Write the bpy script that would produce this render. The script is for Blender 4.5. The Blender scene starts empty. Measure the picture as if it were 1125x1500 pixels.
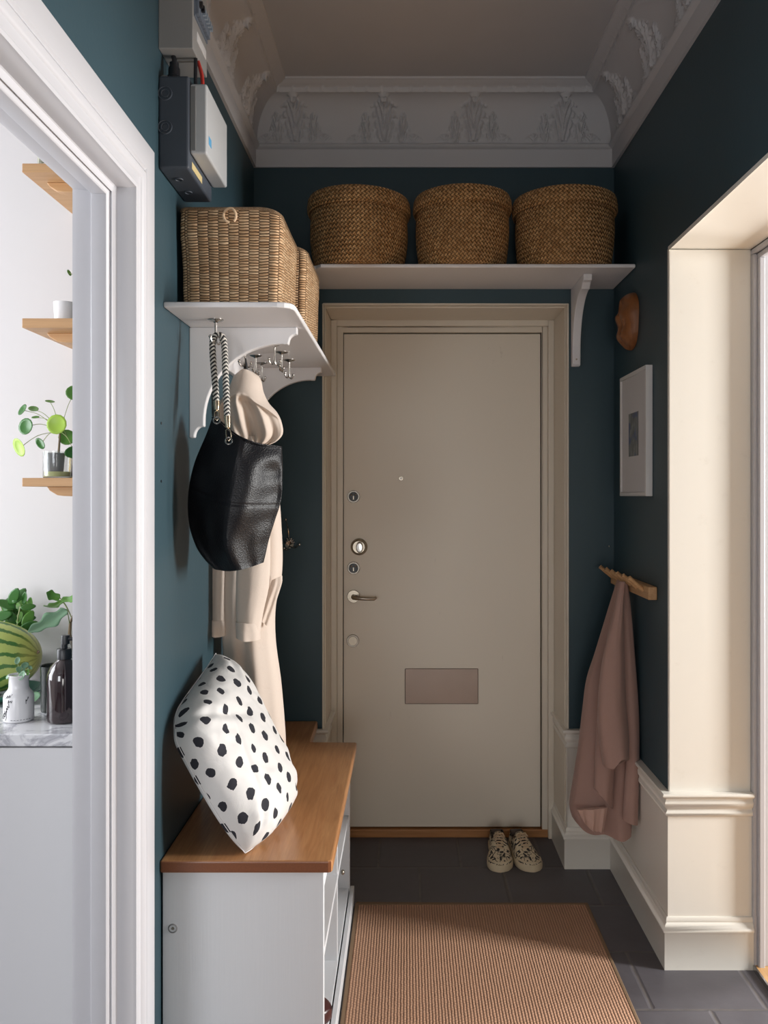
import bpy, bmesh, math, random
import numpy as np
from mathutils import Vector, Matrix, noise
random.seed(7)
C = bpy.context.scene.collection
PI = math.pi
# measured geometry: eye height 1.445 m, focal 1240 px on the 1500 px side, vanishing point (596,722)
F, VX, VY, H = 1240.0, 596.0, 722.0, 1.445
XL, XR, YB = -0.591, 0.800, 3.27          # left wall, right wall, back wall
YD = 3.563                                 # door plane
def W(px, py, Y):                          # point of the place that lies at depth Y along a sight line
    s = F / Y
    return Vector(((px - VX) / s, Y, H - (py - VY) / s))
def lerp(a, b, t): return a + (b - a) * t
def interp(keys, t):
    if t <= keys[0][0]: return keys[0][1]
    for (a, va), (b, vb) in zip(keys, keys[1:]):
        if t <= b:
            f = (t - a) / (b - a); return va + (vb - va) * f
    return keys[-1][1]
def sinterp(keys, t):
    if t <= keys[0][0]: return keys[0][1]
    n = len(keys)
    for i in range(n - 1):
        a, va = keys[i]; b, vb = keys[i + 1]
        if t <= b:
            f = (t - a) / (b - a)
            m0 = (vb - keys[i - 1][1]) / (b - keys[i - 1][0]) if i > 0 else (vb - va) / (b - a)
            m1 = (keys[i + 2][1] - va) / (keys[i + 2][0] - a) if i + 2 < n else (vb - va) / (b - a)
            h = b - a; f2 = f * f; f3 = f2 * f
            return (2*f3 - 3*f2 + 1)*va + (f3 - 2*f2 + f)*h*m0 + (-2*f3 + 3*f2)*vb + (f3 - f2)*h*m1
    return keys[-1][1]

# ------------------------------------------------------------------ materials
class Nt:
    def __init__(s, name):
        s.m = bpy.data.materials.new(name); s.m.use_nodes = True
        s.t = s.m.node_tree; s.t.nodes.clear()
        s.out = s.t.nodes.new('ShaderNodeOutputMaterial')
        s.b = s.t.nodes.new('ShaderNodeBsdfPrincipled')
        s.t.links.new(s.b.outputs[0], s.out.inputs[0])
    def n(s, typ, ins=None, **kw):
        nd = s.t.nodes.new(typ)
        for k, v in kw.items(): setattr(nd, k, v)
        for k, v in (ins or {}).items(): s.set(nd.inputs[k], v)
        return nd
    def set(s, inp, v):
        if isinstance(v, bpy.types.NodeSocket): s.t.links.new(v, inp)
        else:
            if isinstance(v, (tuple, list)) and len(v) == 3 and inp.type == 'RGBA': v = (*v, 1)
            inp.default_value = v
    def math(s, op, a, b=0.0, c=0.0):
        nd = s.t.nodes.new('ShaderNodeMath'); nd.operation = op
        s.set(nd.inputs[0], a); s.set(nd.inputs[1], b); s.set(nd.inputs[2], c)
        return nd.outputs[0]
    def mix(s, f, a, b):
        nd = s.t.nodes.new('ShaderNodeMix'); nd.data_type = 'RGBA'
        s.set(nd.inputs['Factor'], f); s.set(nd.inputs[6], a); s.set(nd.inputs[7], b)
        return nd.outputs[2]
    def noise(s, vec, scale, detail=3, rough=.5, dist=0):
        nd = s.n('ShaderNodeTexNoise', {'Scale': scale, 'Detail': detail, 'Roughness': rough, 'Distortion': dist})
        if vec is not None: s.t.links.new(vec, nd.inputs['Vector'])
        return nd.outputs['Fac']
    def pos(s): return s.n('ShaderNodeNewGeometry').outputs['Position']
    def obj(s): return s.n('ShaderNodeTexCoord').outputs['Object']
    def uv(s): return s.n('ShaderNodeTexCoord').outputs['UV']
    def sep(s, v):
        nd = s.t.nodes.new('ShaderNodeSeparateXYZ'); s.t.links.new(v, nd.inputs[0]); return nd.outputs
    def comb(s, x, y, z=0.0):
        nd = s.t.nodes.new('ShaderNodeCombineXYZ')
        s.set(nd.inputs[0], x); s.set(nd.inputs[1], y); s.set(nd.inputs[2], z); return nd.outputs[0]
    def scale(s, v, sc):
        nd = s.t.nodes.new('ShaderNodeMapping'); s.t.links.new(v, nd.inputs[0]); nd.inputs['Scale'].default_value = sc
        return nd.outputs[0]
    def ramp(s, f, *stops):
        nd = s.t.nodes.new('ShaderNodeMapRange'); s.set(nd.inputs[0], f)
        for i, v in enumerate(stops): nd.inputs[i + 1].default_value = v
        return nd.outputs[0]
    def bump(s, h, strength=.3, dist=.002):
        nd = s.n('ShaderNodeBump', {'Strength': strength, 'Distance': dist, 'Height': h})
        s.t.links.new(nd.outputs[0], s.b.inputs['Normal'])
    def fin(s, col=None, rough=None, metal=None, **kw):
        if col is not None: s.set(s.b.inputs['Base Color'], col)
        if rough is not None: s.set(s.b.inputs['Roughness'], rough)
        if metal is not None: s.set(s.b.inputs['Metallic'], metal)
        for k, v in kw.items(): s.set(s.b.inputs[k.replace('_', ' ')], v)
        return s.m
def simple(name, col, rough=.5, metal=0, bscale=0, bstr=.1, vary=.0, bdist=.002, **kw):
    t = Nt(name)
    c = col
    if vary:
        f = t.noise(t.obj(), 6, 4)
        c = t.mix(f, tuple(x * (1 - vary) for x in col), tuple(min(1, x * (1 + vary)) for x in col))
    if bscale: t.bump(t.noise(t.obj(), bscale, 3), bstr, bdist)
    return t.fin(c, rough, metal, **kw)
MT = {}
MT['teal'] = simple('teal wall paint', (.027, .060, .077), .5, bscale=60, bstr=.12, vary=.05)
MT['white'] = simple('white paint', (.76, .745, .755), .38, bscale=40, bstr=.06)
MT['casing'] = simple('white gloss trim paint', (.52, .515, .54), .3, bscale=25, bstr=.06)
def mk_cream():
    t = Nt('cream paint'); p = t.pos()
    f = t.ramp(t.noise(p, 14, 5, .65), .62, .74, 0, 1)
    st = t.math('MULTIPLY', f, .12)
    c = t.mix(st, (.80, .765, .695), (.42, .36, .28))
    t.bump(t.noise(p, 22, 3), .12, .002)
    return t.fin(c, .34)
MT['cream'] = mk_cream()
def mk_door():
    t = Nt('door cream paint'); p = t.pos()
    f = t.ramp(t.noise(t.scale(p, (1, 1, .35)), 26, 4, .7), .70, .76, 0, .25)
    c = t.mix(f, (.76, .69, .585), (.42, .35, .27))
    t.bump(t.noise(p, 5, 3), .12, .004)
    return t.fin(c, .42)
MT['door'] = mk_door()
MT['doorframe'] = simple('door frame paint', (.72, .65, .545), .4, bscale=22, bstr=.1, vary=.03)
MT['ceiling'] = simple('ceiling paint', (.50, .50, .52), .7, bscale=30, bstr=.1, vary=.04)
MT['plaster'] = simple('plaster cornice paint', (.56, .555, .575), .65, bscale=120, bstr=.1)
MT['kwall'] = simple('kitchen wall paint', (.74, .71, .705), .6, bscale=50, bstr=.05)
MT['roomwall'] = simple('grey side room paint', (.26, .255, .25), .7)
MT['dark'] = simple('dark gap', (.015, .012, .01), .8)
def mk_floor():
    t = Nt('slate tile'); p = t.pos(); x, y, z = t.sep(p)
    r = t.math('DIVIDE', t.math('SUBTRACT', y, 2.966), .3)
    row = t.math('FLOOR', r)
    par = t.math('FLOORED_MODULO', row, 2.0)
    u = t.math('ADD', t.math('DIVIDE', t.math('SUBTRACT', x, .048), .32), t.math('MULTIPLY', par, .5))
    def edge(v, size):
        fr = t.math('FRACT', v); d = t.math('MINIMUM', fr, t.math('SUBTRACT', 1.0, fr)); return t.math('MULTIPLY', d, size)
    wob = t.math('MULTIPLY', t.math('SUBTRACT', t.noise(p, 18, 3), .5), .004)
    d = t.math('ADD', t.math('MINIMUM', edge(u, .32), edge(r, .3)), wob)
    g = t.ramp(d, .0022, .0045, 1, 0)
    wn = t.n('ShaderNodeTexWhiteNoise', {'Vector': t.comb(t.math('FLOOR', u), row)}).outputs['Value']
    n1 = t.noise(p, 9, 6, .65)
    c = t.mix(n1, (.058, .054, .062), (.145, .138, .158))
    c = t.mix(t.math('MULTIPLY', wn, .5), c, (.062, .055, .058))
    sp = t.ramp(t.noise(p, 90, 2), .74, .8, 0, .25)
    c = t.mix(sp, c, (.3, .27, .25))
    c = t.mix(t.math('MULTIPLY', g, .8), c, t.mix(t.noise(p, 30, 2), (.05, .045, .043), (.17, .15, .14)))
    h = t.math('ADD', t.math('MULTIPLY', t.ramp(d, .002, .009, 0, 1), 1.0), t.math('MULTIPLY', t.noise(p, 30, 5), .35))
    t.bump(h, .5, .004)
    return t.fin(c, t.ramp(n1, 0, 1, .38, .6))
MT['tile'] = mk_floor()
def wood(name, c1, c2, c3, axis=1, plank=.045, rough=.35, gscale=1.0, endgrain=False):
    t = Nt(name); p = t.obj(); s = t.sep(p)
    a = s[axis]; o = [s[i] for i in range(3) if i != axis]
    k = t.math('FLOOR', t.math('DIVIDE', o[0], plank))
    wn = t.n('ShaderNodeTexWhiteNoise', {'Vector': t.comb(k, 3.0)}).outputs['Value']
    sc = [28*gscale]*3; sc[axis] = 1.6*gscale
    v = t.scale(p, tuple(sc))
    g = t.noise(v, 2.2, 6, .65, .6)
    sc2 = [160]*3; sc2[axis] = 6
    g2 = t.noise(t.scale(p, tuple(sc2)), 1.5, 2)
    c = t.mix(t.ramp(g, .3, .7, 0, 1), c1, c2)
    c = t.mix(t.math('MULTIPLY', wn, .55), c, c3)
    c = t.mix(t.math('MULTIPLY', t.ramp(g2, .5, .8, 0, 1), .25), c, tuple(x * .5 for x in c1))
    if endgrain:      # cut ends of the staves soak up more oil
        nn = t.sep(t.n('ShaderNodeNewGeometry').outputs['Normal'])
        c = t.mix(t.ramp(t.math('ABSOLUTE', nn[1]), .6, .85, 0, 1), c, t.mix(g2, (.17, .055, .022), (.26, .095, .04)))
    t.bump(g2, .12, .001)
    return t.fin(c, rough)
MT['oak'] = wood('oiled oak', (.33, .14, .05), (.54, .28, .12), (.44, .19, .075), axis=1, plank=.062, rough=.3, gscale=1.3, endgrain=True)
MT['oakx'] = wood('oak shelf board', (.62, .34, .15), (.74, .45, .22), (.50, .26, .12), axis=0, plank=.3, rough=.45)
MT['pine'] = wood('light wood', (.42, .23, .10), (.56, .34, .17), (.48, .27, .12), axis=1, plank=.3, rough=.5)
MT['thresh'] = wood('threshold oak', (.36, .15, .05), (.5, .24, .09), (.42, .18, .06), axis=0, plank=.5, rough=.4)
MT['parquet'] = wood('parquet oak', (.50, .28, .11), (.66, .40, .18), (.56, .32, .13), axis=1, plank=.07, rough=.35)
def mk_panelwood():
    t = Nt('white painted ash'); p = t.obj()
    g = t.noise(t.scale(p, (120, 120, 4)), 1.5, 3, .6)
    t.bump(g, .18, .001)
    return t.fin((.70, .715, .74), .42)
MT['benchwhite'] = mk_panelwood()
def mk_rug():
    t = Nt('sisal weave'); p = t.pos(); x, y, z = t.sep(p)
    jit = t.math('MULTIPLY', t.noise(p, 60, 2), .35)
    u = t.math('ADD', t.math('DIVIDE', x, .0088), jit)
    rib = t.math('ABSOLUTE', t.math('SINE', t.math('MULTIPLY', u, PI)))
    ur = t.math('FLOORED_MODULO', t.math('FLOOR', u), 2.0)
    v = t.math('ADD', t.math('DIVIDE', y, .0115), t.math('MULTIPLY', ur, .5))
    kn = t.math('ABSOLUTE', t.math('SINE', t.math('MULTIPLY', v, PI)))
    h = t.math('MULTIPLY', t.math('POWER', rib, .6), t.math('ADD', .55, t.math('MULTIPLY', kn, .45)))
    n1 = t.noise(p, 260, 3)
    c = t.mix(t.ramp(h, .15, .75, 0, 1), (.14, .065, .035), (.52, .295, .185))
    c = t.mix(t.math('MULTIPLY', n1, .5), c, (.42, .245, .155))
    t.bump(t.math('ADD', h, t.math('MULTIPLY', n1, .3)), .9, .004)
    return t.fin(c, .9)
MT['rug'] = mk_rug()
MT['rugedge'] = simple('rug border tape', (.20, .125, .07), .9, bscale=300, bstr=.5)
def mk_wicker():
    t = Nt('pale wicker'); u, v, _ = t.sep(t.uv())
    P, Q = .026, .0072
    jn = t.math('MULTIPLY', t.noise(t.comb(t.math('MULTIPLY', u, 5.0), t.math('MULTIPLY', v, 9.0)), 6, 2), 1.0)
    uu = t.math('DIVIDE', u, P)
    col = t.math('FLOOR', uu); par = t.math('FLOORED_MODULO', col, 2.0)
    vv = t.math('ADD', t.math('ADD', t.math('DIVIDE', v, Q), t.math('MULTIPLY', par, .5)), jn)
    row = t.math('FLOOR', vv); rp = t.math('FLOORED_MODULO', row, 2.0)
    st = t.math('ABSOLUTE', t.math('SINE', t.math('MULTIPLY', vv, PI)))
    wv = t.math('POWER', t.math('ABSOLUTE', t.math('SINE', t.math('MULTIPLY', uu, PI))), .45)
    h = t.math('MULTIPLY', t.math('POWER', st, .6), t.math('ADD', .22, t.math('MULTIPLY', wv, .78)))
    wn = t.n('ShaderNodeTexWhiteNoise', {'Vector': t.comb(col, row)}).outputs['Value']
    stv = t.n('ShaderNodeTexWhiteNoise', {'Vector': t.comb(t.math('FLOOR', t.math('ADD', uu, .5)), 1.0)}).outputs['Value']
    tan = t.mix(wn, (.58, .34, .17), (.86, .60, .36))
    tan = t.mix(t.math('MULTIPLY', stv, .4), tan, (.50, .29, .15))
    c = t.mix(t.ramp(h, .22, .62, 0, 1), (.12, .055, .024), tan)  # shade in the weave gaps is mixed into the colour by height
    t.bump(h, 1.0, .006)
    return t.fin(c, .6)
MT['wicker'] = mk_wicker()
def mk_seagrass():
    t = Nt('plaited seagrass'); u, v, _ = t.sep(t.uv())
    P = .015
    jn = t.math('MULTIPLY', t.noise(t.comb(u, v), 25, 2), .5)
    a = t.math('ADD', t.math('DIVIDE', t.math('ADD', u, v), P), jn)
    b = t.math('ADD', t.math('DIVIDE', t.math('SUBTRACT', u, v), P), jn)
    cell = t.math('FLOORED_MODULO', t.math('ADD', t.math('FLOOR', a), t.math('FLOOR', b)), 2.0)
    ha = t.math('ABSOLUTE', t.math('SINE', t.math('MULTIPLY', a, PI)))
    hb = t.math('ABSOLUTE', t.math('SINE', t.math('MULTIPLY', b, PI)))
    h = t.math('ADD', t.math('MULTIPLY', cell, ha), t.math('MULTIPLY', t.math('SUBTRACT', 1.0, cell), hb))
    wn = t.n('ShaderNodeTexWhiteNoise', {'Vector': t.comb(t.math('FLOOR', a), t.math('FLOOR', b))}).outputs['Value']
    tan = t.mix(wn, (.44, .215, .065), (.80, .48, .21))
    tan = t.mix(t.math('MULTIPLY', t.noise(t.comb(u, v), 9, 3), .6), tan, (.38, .22, .10))
    c = t.mix(t.ramp(h, .1, .55, 0, 1), (.10, .045, .016), tan)
    t.bump(h, 1.0, .007)
    return t.fin(c, .6)
MT['seagrass'] = mk_seagrass()
def mk_leather():
    t = Nt('pebbled black leather'); p = t.obj()
    v = t.n('ShaderNodeTexVoronoi', {'Scale': 330.0, 'Vector': p}); v.feature = 'SMOOTH_F1'
    t.bump(t.math('ADD', v.outputs['Distance'], t.math('MULTIPLY', t.noise(p, 12, 3), 1.5)), .45, .0016)
    return t.fin((.006, .006, .008), .42, Specular_IOR_Level=.30)
MT['leather'] = mk_leather()
def mk_rope():
    t = Nt('braided rope'); u, v, _ = t.sep(t.uv())
    ch = t.math('ABSOLUTE', t.math('SUBTRACT', t.math('FRACT', t.math('MULTIPLY', u, 2.0)), .5))
    s = t.math('FRACT', t.math('ADD', t.math('DIVIDE', v, .0105), t.math('MULTIPLY', ch, 1.6)))
    m = t.math('GREATER_THAN', s, .5)
    c = t.mix(m, (.012, .012, .014), (.70, .66, .60))
    t.bump(t.math('ABSOLUTE', t.math('SINE', t.math('MULTIPLY', s, 2 * PI))), .6, .002)
    return t.fin(c, .5)
MT['rope'] = mk_rope()
def fabric(name, c1, c2, rough=.75, sc=900, fold=0):
    t = Nt(name); p = t.obj()
    n1 = t.noise(p, sc, 2)
    c = t.mix(n1, c1, c2)
    h = t.math('ADD', t.math('MULTIPLY', n1, .12), t.math('MULTIPLY', t.noise(p, 14, 3, .5, 1.0), 1.2))
    t.bump(h, .35, .004)
    t.b.inputs['Sheen Weight'].default_value = .15
    return t.fin(c, rough)
MT['trench'] = fabric('beige trench cotton', (.64, .535, .455), (.78, .675, .59))
MT['trenchin'] = fabric('beige coat lining', (.56, .43, .34), (.68, .54, .44))
MT['pink'] = fabric('dusty pink cloth', (.31, .19, .158), (.40, .25, .21))
MT['pinkin'] = fabric('pale pink lining', (.44, .28, .23), (.52, .34, .28), .5)
def mk_dots():
    t = Nt('dotted linen'); uv = t.uv(); u, v, _ = t.sep(uv)
    n1 = t.noise(uv, 90, 2, .5)
    n2 = t.noise(t.scale(uv, (1, 1, 1)), 55, 2, .5)
    du = t.math('MULTIPLY', t.math('SUBTRACT', n1, .5), .13); 
    # rotated lattice
    k = 1 / .058
    a = t.math('MULTIPLY', t.math('ADD', t.math('MULTIPLY', u, .80), t.math('MULTIPLY', v, .60)), k)
    b = t.math('MULTIPLY', t.math('SUBTRACT', t.math('MULTIPLY', v, .80), t.math('MULTIPLY', u, .60)), k)
    ra, rb = t.math('FLOOR', a), t.math('FLOOR', b)
    w = t.n('ShaderNodeTexWhiteNoise', {'Vector': t.comb(ra, rb)})
    wr, wg, wb = t.sep(w.outputs['Color'])
    fa = t.math('SUBTRACT', t.math('SUBTRACT', t.math('FRACT', a), .5), t.math('MULTIPLY', t.math('SUBTRACT', wr, .5), .22))
    fb = t.math('SUBTRACT', t.math('SUBTRACT', t.math('FRACT', b), .5), t.math('MULTIPLY', t.math('SUBTRACT', wg, .5), .22))
    d = t.math('SQRT', t.math('ADD', t.math('MULTIPLY', fa, fa), t.math('MULTIPLY', fb, fb)))
    d = t.math('ADD', d, t.math('ADD', du, t.math('MULTIPLY', t.math('SUBTRACT', n2, .5), .1)))
    r = t.math('ADD', .195, t.math('MULTIPLY', wb, .05))
    m = t.math('LESS_THAN', d, r)
    c = t.mix(m, (.68, .665, .65), (.018, .018, .026))
    lin = t.noise(t.scale(uv, (900, 90, 1)), 1, 2)
    h = t.math('ADD', t.math('MULTIPLY', lin, .1), t.math('MULTIPLY', t.noise(uv, 11, 3, .5, 1.5), 1.4))
    t.bump(h, .3, .006)
    return t.fin(c, .85)
MT['dots'] = mk_dots()
MT['chrome'] = simple('polished steel', (.55, .53, .50), .22, 1)
MT['steeldull'] = simple('worn steel', (.34, .31, .27), .38, 1, bscale=90, bstr=.2)
MT['agedmetal'] = simple('aged nickel', (.42, .37, .30), .3, 1, vary=.3, bscale=80, bstr=.2)
MT['brass'] = simple('pale gold metal', (.80, .66, .48), .2, 1)
MT['plate'] = simple('brushed mail plate', (.30, .24, .205), .38, .75, bscale=200, bstr=.08, vary=.12)
MT['blackplastic'] = simple('black plastic', (.015, .016, .02), .35)
MT['greybox'] = simple('grey enclosure plastic', (.20, .20, .20), .5)
MT['lightbox'] = simple('light grey plastic', (.50, .51, .52), .42)
MT['slatebox'] = simple('blue grey plastic', (.06, .072, .092), .48, bscale=50, bstr=.08)
MT['breaker'] = simple('breaker grey', (.16, .19, .24), .45)
MT['fusegrey'] = simple('fuse box grey', (.30, .295, .29), .45)
MT['breakerlight'] = simple('breaker toggle', (.35, .42, .50), .45)
MT['blue'] = simple('blue sticker', (.10, .35, .60), .5)
MT['red'] = simple('red plastic', (.50, .04, .03), .5)
MT['yellow'] = simple('yellow sticker', (.62, .50, .25), .5)
MT['picframe'] = simple('white frame lacquer', (.66, .65, .64), .35)
MT['mat'] = simple('white mat board', (.58, .57, .575), .7)
def mk_art():
    t = Nt('small art print'); p = t.obj(); x, y, z = t.sep(p)
    n1 = t.noise(t.scale(p, (1, 1, .5)), 28, 4, .6, 1.0)
    n2 = t.noise(p, 17, 3, .5, .5)
    c = t.mix(t.ramp(n1, .35, .65, 0, 1), (.10, .105, .10), (.26, .28, .28))
    c = t.mix(t.ramp(n2, .52, .62, 0, .8), c, (.05, .09, .24))
    c = t.mix(t.ramp(n1, .62, .7, 0, .5), c, (.33, .33, .22))
    return t.fin(c, .4)
MT['art'] = mk_art()
def mk_carved():
    t = Nt('carved orange wood'); p = t.obj()
    g = t.noise(t.scale(p, (20, 20, 3)), 2.0, 5, .6, 1)
    c = t.mix(g, (.12, .04, .012), (.36, .13, .035))
    t.bump(t.noise(p, 40, 4), .5, .004)
    return t.fin(c, .45)
MT['carved'] = mk_carved()
def mk_marble():
    t = Nt('pale marble'); p = t.pos()
    w = t.n('ShaderNodeTexNoise', {'Scale': 7.0, 'Detail': 8.0, 'Roughness': .6, 'Distortion': 1.6, 'Vector': p}).outputs['Fac']
    v = t.math('ABSOLUTE', t.math('SUBTRACT', w, .5))
    c = t.mix(t.ramp(v, 0, .07, 0, 1), (.42, .42, .46), (.78, .78, .80))
    return t.fin(c, .2)
MT['marble'] = mk_marble()
MT['cabinet'] = simple('white cabinet lacquer', (.70, .695, .71), .4)
MT['ceramic'] = simple('white glazed ceramic', (.80, .79, .80), .2)
MT['ink'] = simple('black ink', (.03, .03, .035), .5)
MT['amber'] = simple('dark amber glass', (.022, .010, .012), .08, Specular_IOR_Level=.7, Coat_Weight=.5)
MT['smoke'] = simple('smoked grey glass', (.07, .08, .075), .08, Transmission_Weight=.4, IOR=1.45)
MT['glass'] = simple('clear glass', (.93, .95, .94), .03, Transmission_Weight=.92, IOR=1.45)
MT['frost'] = simple('frosted white glass', (.86, .85, .85), .35)
MT['soil'] = simple('dark soil', (.018, .015, .012), .9, bscale=120, bstr=.6)
MT['water'] = simple('yellow green water', (.70, .74, .25), .1)
MT['leafa'] = simple('fresh green leaf', (.14, .34, .06), .35, vary=.35)
MT['leafb'] = simple('deep green leaf', (.045, .17, .03), .32, vary=.3)
MT['leafc'] = simple('lime leaf', (.38, .58, .06), .4, vary=.2)
MT['leafd'] = simple('grey green leaf', (.20, .36, .22), .4, vary=.25)
MT['stem'] = simple('pale stem', (.35, .40, .18), .5)
MT['stemr'] = simple('brown stem', (.22, .15, .08), .5)
MT['greendish'] = simple('green glazed dish', (.03, .16, .11), .25)
MT['yellowbottle'] = simple('yellow glaze', (.75, .50, .08), .3)
def mk_melon():
    t = Nt('watermelon rind'); p = t.obj(); x, y, z = t.sep(p)
    ang = t.math('ARCTAN2', z, y)
    n1 = t.noise(t.scale(p, (1, 1, 1)), 38, 4, .65)
    s = t.math('SINE', t.math('ADD', t.math('MULTIPLY', ang, 15.0), t.math('MULTIPLY', n1, 4.5)))
    c = t.mix(t.ramp(s, .35, .6, 0, 1), (.44, .52, .14), (.06, .17, .035))
    c = t.mix(t.ramp(x, .11, .155, 0, .8), c, (.62, .52, .12))
    return t.fin(c, .3)
MT['melon'] = mk_melon()
def mk_sneaker():
    t = Nt('painted canvas'); p = t.obj()
    w = t.noise(p, 15, 2, .5, 2.5)
    v = t.math('ABSOLUTE', t.math('SUBTRACT', w, .5))
    m = t.ramp(v, .045, .055, 1, 0)
    w2 = t.noise(t.scale(p, (1.4, .8, 1.3)), 20, 2, .5, 1.5)
    m2 = t.ramp(w2, .60, .63, 0, 1)
    c = t.mix(t.math('MAXIMUM', m, m2), (.64, .54, .38), (.02, .018, .02))
    return t.fin(c, .7)
MT['sneaker'] = mk_sneaker()
MT['rubber'] = simple('cream rubber', (.60, .49, .33), .6)
MT['lining'] = simple('grey brown lining', (.14, .11, .09), .9)
MT['lace'] = simple('tan cotton lace', (.58, .43, .28), .9)
MT['brownleather'] = simple('oxblood leather', (.06, .018, .018), .3)

# ------------------------------------------------------------------ mesh builder
ORG = {}
def tag(o, label=None, cat=None, group=None, kind=None):
    if label: o['label'] = label
    if cat: o['category'] = cat
    if group: o['group'] = group
    if kind: o['kind'] = kind
    return o
def thing(name, label, cat, loc=(0, 0, 0), group=None):
    o = bpy.data.objects.new(name, None); o.empty_display_size = .05
    C.objects.link(o); o.location = loc; ORG[o.name] = Vector(loc)
    return tag(o, label, cat, group)
class MB:
    def __init__(s): s.v = []; s.f = []; s.uv = []
    def add(s, vs, fs, uvs=None):
        b = len(s.v); s.v += [tuple(v) for v in vs]; s.f += [tuple(i + b for i in f) for f in fs]
        if uvs is None: uvs = [[(0, 0)] * len(f) for f in fs]
        s.uv += uvs
        return s
    def box(s, x0, x1, y0, y1, z0, z1):
        vs = [(x, y, z) for z in (z0, z1) for y in (y0, y1) for x in (x0, x1)]
        return s.add(vs, [(0, 2, 3, 1), (4, 5, 7, 6), (0, 1, 5, 4), (2, 6, 7, 3), (0, 4, 6, 2), (1, 3, 7, 5)])
    def grid(s, P, closeu=False, closev=False, uvf=None):      # P[j][i] rows
        nv, nu = len(P), len(P[0]); fs = []; uvs = []
        vs = [p for r in P for p in r]
        for j in range(nv - (0 if closev else 1)):
            for i in range(nu - (0 if closeu else 1)):
                a, b = i, (i + 1) % nu; c, d = j, (j + 1) % nv
                fs.append((c * nu + a, c * nu + b, d * nu + b, d * nu + a))
                if uvf: uvs.append([uvf(i, j), uvf(i + 1, j), uvf(i + 1, j + 1), uvf(i, j + 1)])
                else: uvs.append([(0, 0)] * 4)
        return s.add(vs, fs, uvs)
    def cap(s, ring):
        n = len(ring); return s.add(ring, [tuple(range(n))])
    def lathe(s, prof, c=(0, 0, 0), n=40, uvr=None, squash=1.0):
        P = []; L = [0]
        for (r0, z0), (r1, z1) in zip(prof, prof[1:]): L.append(L[-1] + math.hypot(r1 - r0, z1 - z0))
        R = uvr or max(r for r, z in prof)
        for r, z in prof:
            P.append([(c[0] + r * math.cos(2 * PI * i / n), c[1] + squash * r * math.sin(2 * PI * i / n), c[2] + z) for i in range(n)])
        return s.grid(P, closeu=True, uvf=lambda i, j: (2 * PI * R * i / n, L[j]))
    def tube(s, pts, r, n=10, caps=True, cu=None):
        pts = [Vector(p) for p in pts]; m = len(pts); P = []; L = 0; Ls = []
        up = Vector((0, 0, 1)); prevn = None
        for k in range(m):
            tdir = (pts[min(k + 1, m - 1)] - pts[max(k - 1, 0)]).normalized()
            if prevn is None:
                nn = tdir.cross(up)
                if nn.length < 1e-3: nn = tdir.cross(Vector((0, 1, 0)))
                nn.normalize()
            else:
                nn = prevn - tdir * prevn.dot(tdir); nn.normalize()
            prevn = nn; bb = tdir.cross(nn)
            rr = r[k] if isinstance(r, (list, tuple)) else r
            P.append([pts[k] + nn * rr * math.cos(2 * PI * i / n) + bb * rr * math.sin(2 * PI * i / n) for i in range(n)])
            if k: L += (pts[k] - pts[k - 1]).length
            Ls.append(L)
        s.grid(P, closeu=True, uvf=lambda i, j: (i / n, Ls[j]))
        if caps: s.cap(P[0][::-1]); s.cap(P[-1])
        return s
    def prism(s, pts, f0, f1):       # pts 2D, f0/f1 map 2D->3D for both caps
        n = len(pts); a = [f0(*p) for p in pts]; b = [f1(*p) for p in pts]
        s.add(a + b, [tuple(range(n))[::-1], tuple(range(n, 2 * n))] + [(i, (i + 1) % n, n + (i + 1) % n, n + i) for i in range(n)])
        return s
    def ball(s, c, r, n=12, sc=(1, 1, 1)):
        P = []
        for j in range(n + 1):
            th = PI * j / n
            th = min(max(th, .02), PI - .02)
            P.append([(c[0] + sc[0]*r*math.sin(th)*math.cos(2*PI*i/(2*n)), c[1] + sc[1]*r*math.sin(th)*math.sin(2*PI*i/(2*n)), c[2] + sc[2]*r*math.cos(th)) for i in range(2 * n)])
        s.grid(P, closeu=True); s.cap(P[0]); s.cap(P[-1][::-1]); return s
    def build(s, name, m, parent=None, smooth=True, bevel=0, seg=2, sub=0, weld=True, angle=40, recalc=True, solid=0):
        o0 = ORG[parent.name] if parent else Vector((0, 0, 0))
        me = bpy.data.meshes.new(name)
        me.from_pydata([tuple(Vector(v) - o0) for v in s.v], [], s.f)
        ul = me.uv_layers.new(name='uv')
        flat = [c for fu in s.uv for c in fu]
        ul.data.foreach_set('uv', [x for c in flat for x in c])
        bm = bmesh.new(); bm.from_mesh(me)
        if weld: bmesh.ops.remove_doubles(bm, verts=bm.verts, dist=1e-5)
        if recalc: bmesh.ops.recalc_face_normals(bm, faces=bm.faces)
        if smooth:
            for f in bm.faces: f.smooth = True
            for e in bm.edges:
                if len(e.link_faces) == 2 and e.calc_face_angle(0) > math.radians(angle): e.smooth = False
        bm.to_mesh(me); bm.free()
        me.materials.append(MT[m] if isinstance(m, str) else m)
        o = bpy.data.objects.new(name, me); C.objects.link(o)
        if parent: o.parent = parent
        ORG[o.name] = o0.copy()
        if solid:
            md = o.modifiers.new('solid', 'SOLIDIFY'); md.thickness = solid; md.offset = 0
        if bevel:
            md = o.modifiers.new('bevel', 'BEVEL'); md.width = bevel; md.segments = seg; md.limit_method = 'ANGLE'; md.angle_limit = math.radians(50)
            md.harden_normals = False
        if sub:
            md = o.modifiers.new('sub', 'SUBSURF'); md.levels = sub; md.render_levels = sub
        return o
def struct(name, mb, m, parent=None, **kw):
    o = mb.build(name, m, parent, **kw)
    if not parent: o['kind'] = 'structure'
    return o
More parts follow.
